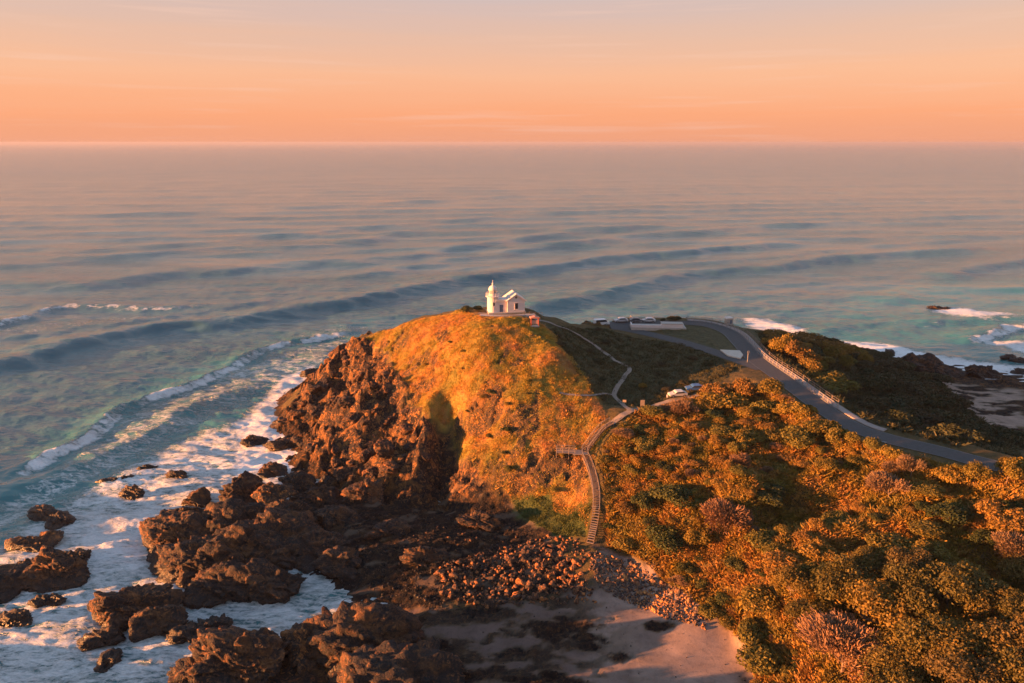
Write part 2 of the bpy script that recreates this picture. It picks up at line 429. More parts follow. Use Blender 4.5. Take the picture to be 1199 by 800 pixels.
rock = rock * (1 - lawn)

# ---- relief
roadm = np.maximum(1 - sstep(6.2, 8, segd(ROAD[:, :2], XX, YY)[0]), 1 - sstep(3.2, 4.5, segd(LOOP[:, :2], XX, YY)[0])); roadm = np.maximum(roadm, k)
ax = XX * .9 + YY * .43; ay = -XX * .43 + YY * .9
cax = ax + 1.2 * fbm(XX / 4, YY / 4, 1.7, 3); cay = ay + 1.2 * fbm(XX / 4, YY / 4, 5.7, 3)
fac = facets(cax, cay * 1.5, 6.5, 0, .75, .6) + facets(cax, cay * 1.3, 2.6, 9, .8, .8) + facets(cax * 1.2, cay, 1.1, 21, .7, .7)
ampl = np.clip(m_cliff * 1.0 + sw * .9 + back * .8, 0, 1.0) + .28 * hp
low = facets(cax, cay * 2.2, 3.4, 33, .55, .6) * .55 + facets(cax, cay * 1.6, 1.2, 41, .8, .9) * .6
lampl = rock * (1 - np.clip(ampl, 0, 1))
ZT = ZB + (fac * .50 + 1.5 * (ridged(cax / 9, cay / 14, 3, 4) - .9)) * ampl + low * lampl * .42
ZT += (1 - rock) * (1 - sand) * (fbm(XX / 6, YY / 6, 0, 5) * (.55 - .28 * m_hill)) * (1 - roadm) * np.where(ZB > 2, 1, .3)
ZT += m_hill * (1 - rock) * (ridged(XX / 9, YY / 9, 4, 3) * .18)
ZT += sand * fbm(XX / 8, YY / 4, 2, 3) * .10
ZT += m_v1 * fbm(XX / 9, YY / 9, 7, 3) * .8 * (1 - roadm)
ZT = np.where(roadm > 0, ZB * roadm + ZT * (1 - roadm), ZT)
plat = soft(np.array([hit(560, 366), hit(618, 369), (10, 196), (-14, 196)]), XX, YY, 1.2)
LH = np.array(hit(590, 367)); ZLH = 31.2
kk = 1 - sstep(6.0, 9.5, np.hypot((XX - LH[0]) / 1.25, (YY - LH[1] - 3)))
ZT = ZT * (1 - kk) + ZLH * kk

# ------------------------------------------------------------------ materials
def new_mat(name):
    m = bpy.data.materials.new(name); m.use_nodes = True; t = m.node_tree; t.nodes.clear()
    o = N(t, 'ShaderNodeOutputMaterial'); b = N(t, 'ShaderNodeBsdfPrincipled'); L(t, b.outputs[0], o.inputs['Surface'])
    b.inputs['Roughness'].default_value = .8
    return m, t, b
def nz(t, scale, detail=4, rough=.55, vec=None, dist=0):
    n = N(t, 'ShaderNodeTexNoise'); n.inputs['Scale'].default_value = scale; n.inputs['Detail'].default_value = detail
    n.inputs['Roughness'].default_value = rough; n.inputs['Distortion'].default_value = dist
    if vec is not None: L(t, vec, n.inputs['Vector'])
    return n.outputs['Fac']
def mix(t, fac, a, b, mode='MIX'):
    n = N(t, 'ShaderNodeMix', data_type='RGBA', blend_type=mode)
    for s, v in ((n.inputs['Factor'], fac), (n.inputs[6], a), (n.inputs[7], b)):
        if isinstance(v, (int, float)): s.default_value = v
        elif isinstance(v, tuple): s.default_value = (*v[:3], 1)
        else: L(t, v, s)
    return n.outputs[2]
def mth(t, op, a, b=None, clamp=False):
    n = N(t, 'ShaderNodeMath', operation=op, use_clamp=clamp)
    for s, v in ((n.inputs[0], a), (n.inputs[1], b)):
        if v is None: continue
        if isinstance(v, (int, float)): s.default_value = v
        else: L(t, v, s)
    return n.outputs[0]
def rmp(t, f, stops, interp='LINEAR'):
    n = ramp(t, stops, interp); L(t, f, n.inputs[0]); return n.outputs[0]
def bump_n(t, b, h, dist=.1, strength=1.0):
    n = N(t, 'ShaderNodeBump'); n.inputs['Strength'].default_value = strength; n.inputs['Distance'].default_value = dist
    L(t, h, n.inputs['Height']); L(t, n.outputs[0], b.inputs['Normal']); return n
def simple(name, col, rough=.7, var=.15, scale=3.0, metallic=0, bump=0):
    m, t, b = new_mat(name)
    g = N(t, 'ShaderNodeNewGeometry')
    f = nz(t, scale, 5, .6, g.outputs['Position'])
    lo = tuple(c * (1 - var) for c in col); hi = tuple(min(1, c * (1 + var)) for c in col)
    L(t, rmp(t, f, [(.3, lo), (.7, hi)]), b.inputs['Base Color'])
    b.inputs['Roughness'].default_value = rough; b.inputs['Metallic'].default_value = metallic
    if bump: bump_n(t, b, f, bump)
    return m
def rock_color(t, pos):
    big = nz(t, .22, 5, .6, pos); mid = nz(t, 1.3, 6, .65, pos, 1.2); fine = nz(t, 6, 5, .7, pos)
    c = rmp(t, mid, [(.39, (.014, .013, .015)), (.52, (.042, .030, .026)), (.58, (.22, .105, .04)), (.70, (.62, .29, .085))])  # ramp puts near-black shade and orange sunlit tone into the rock colour
    # broad orange patches painted in as sunlit rock, black ones as shaded rock
    sun_tone = nz(t, .35, 4, .6, pos, 1.0)
    c = mix(t, mth(t, 'MULTIPLY', rmp(t, sun_tone, [(.50, (0, 0, 0)), (.62, (1, 1, 1))]), .42), c, (.50, .22, .055))
    c = mix(t, mth(t, 'MULTIPLY', rmp(t, big, [(.50, (0, 0, 0)), (.64, (1, 1, 1))]), .6), c, (.040, .032, .030))
    c = mix(t, .7, c, rmp(t, fine, [(.32, (.3, .3, .3)), (.68, (1.25, 1.2, 1.15))]), 'MULTIPLY')
    vo = N(t, 'ShaderNodeTexVoronoi', feature='DISTANCE_TO_EDGE'); vo.inputs['Scale'].default_value = .9
    wv = N(t, 'ShaderNodeVectorMath', operation='ADD'); L(t, pos, wv.inputs[0])
    nn = N(t, 'ShaderNodeTexNoise'); nn.inputs['Scale'].default_value = .8; nn.inputs['Detail'].default_value = 4; L(t, pos, nn.inputs['Vector'])
    L(t, nn.outputs['Color'], wv.inputs[1]); L(t, wv.outputs[0], vo.inputs['Vector'])
    crack = rmp(t, vo.outputs['Distance'], [(0, (0, 0, 0)), (.10, (1, 1, 1))])
    h = mth(t, 'ADD', mth(t, 'MULTIPLY', mid, 1.0), mth(t, 'ADD', mth(t, 'MULTIPLY', fine, .35), mth(t, 'MULTIPLY', crack, .25)))
    return c, h
def rock_mat(name, tint=(1, 1, 1), wet=0.35):
    m, t, b = new_mat(name); g = N(t, 'ShaderNodeNewGeometry'); pos = g.outputs['Position']
    c, h = rock_color(t, pos)
    c = mix(t, 1.0, c, tint, 'MULTIPLY')
    # dark lower band: tide-wetted rock plus shade painted below the sunlit tops
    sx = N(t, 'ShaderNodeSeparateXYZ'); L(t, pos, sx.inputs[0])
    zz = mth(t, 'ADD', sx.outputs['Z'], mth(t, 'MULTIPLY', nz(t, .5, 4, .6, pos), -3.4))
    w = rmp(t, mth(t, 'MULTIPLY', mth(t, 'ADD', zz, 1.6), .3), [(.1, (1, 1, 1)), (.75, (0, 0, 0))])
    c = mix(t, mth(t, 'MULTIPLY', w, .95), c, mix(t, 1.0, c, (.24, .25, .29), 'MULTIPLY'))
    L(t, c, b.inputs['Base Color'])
    L(t, rmp(t, w, [(0, (.85, .85, .85)), (1, (wet, wet, wet))]), b.inputs['Roughness'])
    bump_n(t, b, h, .35, 1.0)
    return m

# ---- ground material, by zone attributes
def ground_mat():
    m, t, b = new_mat('ground')
    g = N(t, 'ShaderNodeNewGeometry'); pos = g.outputs['Position']
    def att(n):
        a = N(t, 'ShaderNodeAttribute', attribute_name=n); return a.outputs['Fac']
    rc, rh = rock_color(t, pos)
    sxg = N(t, 'ShaderNodeSeparateXYZ'); L(t, pos, sxg.inputs[0])
    wl = rmp(t, mth(t, 'MULTIPLY', mth(t, 'ADD', sxg.outputs['Z'], mth(t, 'MULTIPLY', nz(t, .4, 4, .6, pos), -4.0)), .25), [(.0, (1, 1, 1)), (.9, (0, 0, 0))])
    rc = mix(t, mth(t, 'MULTIPLY', wl, .75), rc, mix(t, 1.0, rc, (.32, .30, .32), 'MULTIPLY'))  # low ground rock darkened: tide band and painted shade together
    dk = att('dark'); rc = mix(t, dk, rc, mix(t, 1.0, rc, (.36, .41, .50), 'MULTIPLY'))  # bluish shade painted onto the platform, shore and point rock
    n1 = nz(t, .12, 5, .6, pos); n2 = nz(t, .9, 5, .65, pos); n3 = nz(t, 7, 4, .7, pos)
    gr = rmp(t, n1, [(.3, (.20, .18, .035)), (.48, (.33, .23, .05)), (.6, (.36, .19, .065)), (.75, (.20, .16, .04))])
    gr = mix(t, .8, gr, rmp(t, n2, [(.3, (.5, .55, .5)), (.55, (1, 1, 1)), (.75, (1.35, 1.2, 1.0))]), 'MULTIPLY')
    gr = mix(t, .6, gr, rmp(t, n3, [(.3, (.45, .45, .45)), (.7, (1.3, 1.3, 1.3))]), 'MULTIPLY')
    sc = rmp(t, n2, [(.3, (.045, .04, .016)), (.55, (.10, .07, .025)), (.75, (.15, .09, .04))])
    sa = rmp(t, nz(t, .25, 5, .6, pos), [(.3, (.22, .155, .125)), (.7, (.36, .255, .205))])
    sa = mix(t, mth(t, 'MULTIPLY', rmp(t, nz(t, 1.1, 6, .7, pos, .6), [(.5, (0, 0, 0)), (.68, (1, 1, 1))]), .55), sa, (.13, .10, .085))
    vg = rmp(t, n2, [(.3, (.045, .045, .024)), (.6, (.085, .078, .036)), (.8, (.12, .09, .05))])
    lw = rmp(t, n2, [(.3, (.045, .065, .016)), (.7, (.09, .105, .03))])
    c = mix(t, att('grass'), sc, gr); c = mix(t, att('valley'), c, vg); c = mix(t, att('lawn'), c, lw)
    sa = mix(t, att('wet'), sa, mix(t, 1.0, sa, (.42, .40, .42), 'MULTIPLY'))
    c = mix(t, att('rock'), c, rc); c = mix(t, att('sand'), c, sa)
    L(t, c, b.inputs['Base Color'])
    h = mix(t, att('rock'), mth(t, 'ADD', mth(t, 'MULTIPLY', n2, .7), mth(t, 'MULTIPLY', n3, .6)), rh)
    h = mix(t, att('sand'), h, mth(t, 'MULTIPLY', n3, .12))
    bump_n(t, b, h, .35, 1.0)
    b.inputs['Roughness'].default_value = .9
    b.inputs['Specular IOR Level'].default_value = .25
    return m
M_GROUND = ground_mat()
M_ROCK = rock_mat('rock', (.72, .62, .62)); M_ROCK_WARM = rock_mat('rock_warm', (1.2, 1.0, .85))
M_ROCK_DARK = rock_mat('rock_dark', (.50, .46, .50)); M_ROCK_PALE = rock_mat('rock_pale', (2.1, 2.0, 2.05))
M_ASPHALT = simple('asphalt', (.052, .054, .06), .85, .25, 1.5, bump=.01)
M_GRAVEL = simple('gravel', (.22, .175, .145), .95, .25, 4)
M_PATH = simple('footpath', (.28, .23, .215), .9, .15, 2)
M_KERB = simple('kerb', (.16, .15, .145), .9, .15, 2)
M_CONC = simple('concrete', (.40, .36, .33), .85, .12, 2)
M_WHITE = simple('white_paint', (.64, .555, .545), .6, .06, 1.2)
M_ROOF = simple('white_roof', (.58, .53, .50), .55, .08, 1.5)
M_DARKGLASS = simple('window_glass', (.03, .035, .045), .12, .1, 2)
M_TIMBER = simple('weathered_timber', (.14, .10, .08), .85, .35, 6)
M_TIMBER_PALE = simple('pale_timber', (.23, .18, .15), .85, .25, 6)
M_RED = simple('red_paint', (.38, .08, .05), .6, .15, 3)
M_FENCE = simple('fence_paint', (.26, .24, .235), .6, .1, 3)
M_DOOR = simple('door_paint', (.08, .12, .20), .5, .1, 3)
M_LINE = simple('road_paint', (.16, .16, .16), .7, .15, 5)
M_BLACK = simple('black_rubber', (.02, .02, .02), .8, .1, 5)
M_METAL = simple('metal', (.45, .45, .46), .4, .1, 5, metallic=.8)

# ---- ground mesh
ny, nx = XX.shape
idx = np.arange(nx * ny).reshape(ny, nx)
F = np.stack([idx[:-1, :-1], idx[:-1, 1:], idx[1:, 1:], idx[1:, :-1]], -1).reshape(-1, 4)
gm = np_mesh('ground', np.stack([XX, YY, ZT], -1).reshape(-1, 3), F, smooth=False)
m_green = soft(P_GREEN, wx, wy, 1.5)
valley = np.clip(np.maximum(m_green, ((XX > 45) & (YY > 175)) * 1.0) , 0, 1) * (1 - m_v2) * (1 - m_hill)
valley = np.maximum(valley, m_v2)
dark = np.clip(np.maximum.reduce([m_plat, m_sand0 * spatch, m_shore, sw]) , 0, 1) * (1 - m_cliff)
wet = np.clip(1 - sstep(4, 26, XX + 9 * fbm(XX / 9, YY / 4, 20, 4)), 0, 1)
wet = np.maximum(wet, 1 - sstep(.9, 1.7, ZB)) * (XX < 80)
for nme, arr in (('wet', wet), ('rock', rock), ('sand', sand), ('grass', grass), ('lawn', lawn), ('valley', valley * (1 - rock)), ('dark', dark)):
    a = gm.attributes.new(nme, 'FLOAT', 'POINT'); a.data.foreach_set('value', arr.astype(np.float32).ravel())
link('ground', gm, M_GROUND, kind='structure')

# ------------------------------------------------------------------ sea
th = np.concatenate([np.linspace(-180, -52, 40, endpoint=False), np.linspace(-52, 52, 760), np.linspace(52, 180, 41)[1:]])
rr = [1.0, 20.0, 40.0]
r = 52.0
while r < 2600: rr.append(r); r += max(.32, r * r / (CAM_H * 682) * .95)
while r < 70000: rr.append(r); r *= 1.05
rr = np.array(rr)
TH, RR = np.meshgrid(np.radians(th), rr)
SX, SY = RR * np.sin(TH), RR * np.cos(TH)
SZ = np.zeros_like(SX); foam = np.zeros_like(SX); teal = np.zeros_like(SX)
near = RR < 3000
fade = 1 - sstep(900, 2600, RR)
SZ += fade * (.22 * np.sin((SX * .12 + SY * .99) / 5.1 + 1.6 * perlin(SX / 60, SY / 60)) + .15 * np.sin((SX * -.35 + SY * .93) / 2.9 + 2 * perlin(SX / 30, SY / 30, 4)))
SZ += (1 - sstep(250, 600, RR)) * .55 * fbm(SX / 11, SY / 5.0, 2, 4)
SZ += fade * .09 * fbm(SX / 50, SY / 16, 6, 3)
SZ += (1 - sstep(200, 420, RR)) * .16 * fbm(SX / 3.6, SY / 1.7, 12, 3)
def swell(px, h, w, fo=0.0, skew=1.9, taper=.12, fw=1.6):
    """one long swell: crest line given on the water, steep on the shore side"""
    global SZ, foam
    P = smooth_line(np.array([at(u, v, 0) for u, v in px]), 6)
    m = near & (SX > P[:, 0].min() - w * 5) & (SX < P[:, 0].max() + w * 5) & (SY > P[:, 1].min() - w * 5) & (SY < P[:, 1].max() + w * 5)
    x, y = SX[m], SY[m]
    w = w * .82
    wob = w * .5 * perlin(x / (w * 4), y / (w * 4), 3) + w * .35 * perlin(x / (w * 1.3), y / (w * 1.3), 7)
    d, p, s = segd(P, x, y)
    f = p / (len(P) - 1); tp = sstep(0, taper, f) * (1 - sstep(1 - taper, 1, f))
    s = np.where(s > 0, 1, -1) * (1 if P[-1, 0] > P[0, 0] else -1)        # +1 = seaward of the crest
    dd = d * s + wob
    q = np.where(dd < 0, np.exp(-(dd / w) ** 2), np.exp(-(dd / (w * skew)) ** 2))
    trough = -.32 * np.exp(-((dd + w * 2.0) / (w * 1.3)) ** 2)
    amp = 1.0 * h * (.92 + .2 * perlin(x / 60, y / 60, 9)) * tp
    SZ[m] += amp * (q + trough)
    if fo:
        nb = perlin(x / 9, y / 9, 1) + .7 * perlin(x / 3.2, y / 2.4, 2)
        c0 = -w * fw * .45 + w * .8 * nb
        ff = (1 - sstep(w * fw * .25, w * fw * .8, np.abs(dd - c0)))
        foam[m] = np.maximum(foam[m], fo * ff * tp * np.clip(.95 + .6 * nb, .34, 1.2))
    return
swell([(-160,462),(0,428),(150,390),(260,378),(400,356),(520,332),(600,320),(720,303),(870,290),(960,284)], 2.6, 9, taper=.10)
swell([(560,372),(620,362),(700,345),(800,323),(900,313),(1050,297),(1180,292)], 2.3, 9, taper=.1)
swell([(-200,350),(0,333),(100,333),(200,321),(300,314),(450,304),(560,289),(700,270),(800,262)], 2.0, 13)
swell([(-100,312),(60,308),(250,292),(380,288),(500,270)], 1.5, 13)
swell([(380,330),(520,305),(640,290),(760,275),(900,268)], 1.2, 12)
swell([(-200,410),(0,380),(60,362),(110,359),(190,362),(300,352)], 1.2, 5, fo=.62, fw=1.2, taper=.2)
swell([(0,566),(48,540),(100,512),(143,478),(200,458),(250,440),(300,412),(345,400),(430,388)], 1.25, 2.6, fo=.80, fw=2.0, taper=.07)
swell([(0,300),(200,288),(400,270),(620,252),(800,244)], 1.2, 11)
swell([(560,300),(760,278),(960,262),(1199,252)], 1.2, 11)
swell([(-100,262),(150,252),(420,240),(640,228)], 1.2, 12)
swell([(-60,400),(100,385),(250,362),(330,350)], .8, 6)
swell([(700,318),(860,305),(1000,292),(1180,275)], .9, 8)
swell([(-60,600),(30,575),(120,535),(190,500),(240,470),(310,455)], 1.2, 4, fo=.0, taper=.15)
swell([(1100,325),(1160,312),(1260,300)], 2.0, 8)
swell([(1010,352),(1100,342),(1199,338),(1300,330)], .9, 7)
swell([(1120,402),(1160,390),(1180,384),(1260,384),(1330,390)], 1.7, 4, fo=.9, taper=.15)
swell([(1040,384),(1100,378),(1180,372),(1260,372)], .8, 4, fo=.4, taper=.2)
swell([(940,392),(1000,382),(1060,376),(1120,380)], .8, 4, fo=.3, taper=.25)
for i in range(26):     # far lines of swell, in world units
    y0 = 520 + 42 * i * (1 + i * .035); h = .9 + .5 * random.random(); x0 = random.uniform(-1500, -300); ln = random.uniform(1600, 2600)
    n_ = 7; P = [(x0 + ln * j / 6, y0 + (x0 + ln * j / 6) * .16 + random.uniform(-6, 6)) for j in range(7)]
    pp = [project(x, y, 0) for x, y in P]; swell(pp, h, 11 + .3 * i, taper=.2)
def fpoly(px, val, f, out_='foam'):
    global foam, teal
    P = np.array([at(u, v, 0) for u, v in px]); m = (RR < 500)
    v_ = soft(P, SX[m], SY[m], f) * val
    if out_ == 'foam': foam[m] = np.maximum(foam[m], v_)
    else: teal[m] = np.maximum(teal[m], v_)
fpoly([(-40,660),(0,628),(60,590),(130,553),(190,520),(235,500),(310,492),(335,450),(362,430),(385,430),(385,520),(400,600),(480,640),(480,900),(-60,900)], .72, 8)
fpoly([(60,556),(150,480),(300,420),(400,394),(425,398),(365,435),(330,450),(235,500),(130,553),(60,590),(-20,640),(-40,610)], .52, 4)
fpoly([(270,500),(330,440),(372,425),(372,520),(345,560),(260,560)], .93, 5)
fpoly([(90,600),(200,590),(175,670),(215,690),(100,665),(80,640)], .9, 4)
fpoly([(330,392),(400,380),(440,380),(420,398),(350,400)], .45, 6)
fpoly([(-30,383),(30,380),(120,372),(200,370),(110,384),(0,396)], .42, 4)
fpoly([(862,372),(900,373),(950,386),(935,395),(880,388)], .85, 5)
fpoly([(960,394),(1040,402),(1090,415),(1199,428),(1290,440),(1290,462),(1199,454),(1100,450),(1040,432),(960,404)], 1.0, 6)
fpoly([(1085,358),(1130,360),(1199,370),(1150,376),(1090,366)], .9, 7)
fpoly([(1140,396),(1190,398),(1290,410),(1290,425),(1190,412)], .92, 5)
fpoly([(-60,700),(-20,560),(60,510),(190,440),(310,400),(430,375),(430,500),(400,620),(480,660),(480,900),(-60,900)], .60, 11, 't')
fpoly([(930,380),(1000,345),(1100,330),(1400,320),(1400,470),(1100,460),(950,420)], .78, 16, 't')
fpoly([(430,400),(560,350),(700,335),(900,345),(1000,345),(960,420),(700,400)], .28, 20, 't')
ft = np.zeros_like(foam); m = (RR < 330)
zt = bilerp(ZT, SX[m], SY[m]); inb = (SX[m] > GX[0]) & (SX[m] < GX[-1])
ft[m] = sstep(-2.2, -.1, zt) * inb * .55 * (SY[m] > 60)
foam = np.maximum(foam, ft)
SZ[m] += -SZ[m] * sstep(-1.2, .0, zt) * .7
ny2, nx2 = SX.shape; idx = np.arange(nx2 * ny2).reshape(ny2, nx2)
F = np.stack([idx[:-1, :-1], idx[1:, :-1], idx[1:, 1:], idx[:-1, 1:]], -1).reshape(-1, 4)
sm_ = np_mesh('sea', np.stack([SX, SY, SZ], -1).reshape(-1, 3), F, smooth=True)
for nme, arr in (('foam', np.clip(foam, 0, 1)), ('teal', teal)):
    a = sm_.attributes.new(nme, 'FLOAT', 'POINT'); a.data.foreach_set('value', arr.astype(np.float32).ravel())
def sea_mat():
    m, t, b = new_mat('sea')
    g = N(t, 'ShaderNodeNewGeometry'); pos = g.outputs['Position']
    fo = N(t, 'ShaderNodeAttribute', attribute_name='foam').outputs['Fac']; te = N(t, 'ShaderNodeAttribute', attribute_name='teal').outputs['Fac']
    mp = N(t, 'ShaderNodeMapping'); mp.inputs['Scale'].default_value = (.8, 2.0, 1); L(t, pos, mp.inputs[0]); P = mp.outputs[0]
    patch = nz(t, .02, 4, .6, P)
    big = nz(t, .012, 5, .6, P)
    body = mix(t, te, (.058, .138, .160), (.032, .20, .205))
    body = mix(t, mth(t, 'MULTIPLY', rmp(t, patch, [(.4, (0, 0, 0)), (.65, (1, 1, 1))]), .5), body, mix(t, 1.0, body, (.5, .6, .7), 'MULTIPLY'))
    # lacy foam: warped cells opened up by the foam amount
    wp = N(t, 'ShaderNodeTexNoise'); wp.inputs['Scale'].default_value = .35; wp.inputs['Detail'].default_value = 5; L(t, P, wp.inputs['Vector'])
    vs = N(t, 'ShaderNodeVectorMath', operation='MULTIPLY_ADD'); L(t, wp.outputs['Color'], vs.inputs[0]); vs.inputs[1].default_value = (5, 5, 5); L(t, P, vs.inputs[2])
    l1 = N(t, 'ShaderNodeTexVoronoi', feature='DISTANCE_TO_EDGE'); l1.inputs['Scale'].default_value = .42; L(t, vs.outputs[0], l1.inputs['Vector'])
    l2 = N(t, 'ShaderNodeTexVoronoi', feature='DISTANCE_TO_EDGE'); l2.inputs['Scale'].default_value = 1.3; L(t, vs.outputs[0], l2.inputs['Vector'])
    lace = mth(t, 'ADD', mth(t, 'MULTIPLY', l1.outputs['Distance'], 1.1), mth(t, 'MULTIPLY', l2.outputs['Distance'], .55))
    fm = N(t, 'ShaderNodeMapping'); fm.inputs['Rotation'].default_value = (0, 0, R(-35)); fm.inputs['Scale'].default_value = (.5, 1.5, 1); L(t, pos, fm.inputs[0])
    fn = nz(t, .26, 6, .65, fm.outputs[0], 1.4); ff = nz(t, 1.7, 5, .7, P, .5)
    mm = mth(t, 'ADD', mth(t, 'MULTIPLY', fo, 1.35), mth(t, 'ADD', mth(t, 'MULTIPLY', fn, 1.5), mth(t, 'MULTIPLY', ff, .5)))
    mm = mth(t, 'SUBTRACT', mth(t, 'SUBTRACT', mm, 1.44), mth(t, 'MULTIPLY', lace, .8))
    fmask = mth(t, 'MULTIPLY', rmp(t, mm, [(0.0, (0, 0, 0)), (.35, (.75, .75, .75)), (.6, (1, 1, 1))]), rmp(t, fo, [(.02, (0, 0, 0)), (.2, (1, 1, 1))]))
    fcol = rmp(t, ff, [(.3, (.74, .75, .77)), (.7, (.95, .95, .95))])
    L(t, mix(t, fmask, body, fcol), b.inputs['Base Color'])
    b.inputs['IOR'].default_value = 1.42
    cam_d = N(t, 'ShaderNodeVectorMath', operation='LENGTH'); L(t, pos, cam_d.inputs[0])
    far = rmp(t, mth(t, 'DIVIDE', cam_d.outputs['Value'], 4000.0), [(0, (0, 0, 0)), (.12, (.35, .35, .35)), (.5, (1, 1, 1))])
    rgh = mth(t, 'ADD', mth(t, 'MULTIPLY', far, .16), mth(t, 'MULTIPLY', big, .14))
    L(t, mix(t, fmask, rgh, (.85, .85, .85)), b.inputs['Roughness'])
    w1 = nz(t, .22, 3, .6, P, .6); w2 = nz(t, .9, 4, .62, P, .4); w3 = nz(t, .05, 3, .6, P)
    h = mth(t, 'ADD', mth(t, 'MULTIPLY', w1, .8), mth(t, 'ADD', mth(t, 'MULTIPLY', w2, .42), mth(t, 'MULTIPLY', w3, .6)))
    h = mth(t, 'ADD', h, mth(t, 'MULTIPLY', fmask, mth(t, 'ADD', .25, mth(t, 'MULTIPLY', ff, 1.2))))
    sp_ = N(t, 'ShaderNodeMapping'); sp_.inputs['Scale'].default_value = (.35, 1.6, 1); sp_.inputs['Rotation'].default_value = (0, 0, R(8)); L(t, pos, sp_.inputs[0])
    calm = rmp(t, nz(t, .010, 6, .62, sp_.outputs[0], .8), [(.36, (.22, .22, .22)), (.50, (.60, .60, .60)), (.64, (1.1, 1.1, 1.1))])
    calm = mth(t, 'MULTIPLY', calm, rmp(t, nz(t, .06, 5, .65, sp_.outputs[0], .5), [(.36, (.65, .65, .65)), (.62, (1.2, 1.2, 1.2))]))
    bn = bump_n(t, b, mth(t, 'MULTIPLY', mth(t, 'MULTIPLY', h, calm), mth(t, 'SUBTRACT', 1.0, mth(t, 'MULTIPLY', far, .68))), .78, 1.0)
    return m
link('sea', sm_, sea_mat(), kind='structure')

# ------------------------------------------------------------------ roads and paths
def ribbon(name, line, w, mat, dz=0.0, off=0.0, drape=False, kind='structure', thick=0.0, zoff=0.05, **kw):
    line = np.asarray(line, float); P = line[:, :2]
    T = np.gradient(P, axis=0); T /= np.linalg.norm(T, axis=1)[:, None] + 1e-9
    Nn = np.stack([T[:, 1], -T[:, 0]], -1)
    cols = np.linspace(-w / 2, w / 2, 5)
    V = []
    for i in range(len(P)):
        for c in cols:
            p = P[i] + Nn[i] * (off + c)
            z = gz(*p) + zoff if drape else line[i, 2] + dz
            V.append((p[0], p[1], z))
    V = np.array(V).reshape(len(P), 5, 3)
    if drape:
        V[:, :, 2] = V[:, :, 2].max(axis=1, keepdims=True) * .5 + V[:, :, 2] * .5
    V = V.reshape(-1, 3)
    F = [(i * 5 + j, i * 5 + j + 1, (i + 1) * 5 + j + 1, (i + 1) * 5 + j) for i in range(len(P) - 1) for j in range(4)]
    m = np_mesh(name, V, F, smooth=True)
    bm = bmesh.new(); bm.from_mesh(m); bmesh.ops.recalc_face_normals(bm, faces=bm.faces)
    if sum(f.normal.z for f in bm.faces) < 0: bmesh.ops.reverse_faces(bm, faces=bm.faces)
    bm.to_mesh(m); bm.free()
    o = link(name, m, mat, kind=kind, **kw)
    if thick:
        md = o.modifiers.new('s', 'SOLIDIFY'); md.thickness = thick; md.offset = -1
    return o
ribbon('road', ROAD, 5.0, M_ASPHALT, 0.0)
ribbon('road', LOOP, 4.6, M_ASPHALT, -0.012)
pk = MB(); pz = 21.8 + .03
pp = [tuple(p) for p in PARK]
pk.add([(x, y, pz + .02) for x, y in pp], [tuple(range(len(pp)))])
pm = pk.build('car_park', M_ASPHALT, kind='structure')
# kerb, edge lines and centre dashes
i0 = 14
ribbon('kerb', ROAD[i0:72], .18, M_KERB,   .12, -2.60, thick=.16)
ribbon('footpath', ROAD[i0:88], 1.7, M_PATH, .10, -3.60, thick=.14)
ribbon('road_marking', ROAD[20:], .12, M_LINE, .006, 2.35)
ribbon('road_marking', ROAD[20:], .12, M_LINE, .006, -2.35)
def path(name, px, w, mat=M_GRAVEL, n=6):
    P = smooth_line(np.array([hit(u, v, ZT) for u, v in px]), n); return ribbon(name, P, w, mat, drape=True, zoff=.10)
path('path', [(634,376),(652,382),(675,392),(700,408),(720,423),(737,432),(729,446),(719,463),(727,472),(738,482)], 1.1)
path('path', [(655,461),(690,464),(719,463)], .7)
path('path', [(712,499),(724,491),(738,482),(760,478),(780,471),(800,467),(818,463)], 1.5)
path('path', [(560,367),(590,369),(634,376)], 1.6)

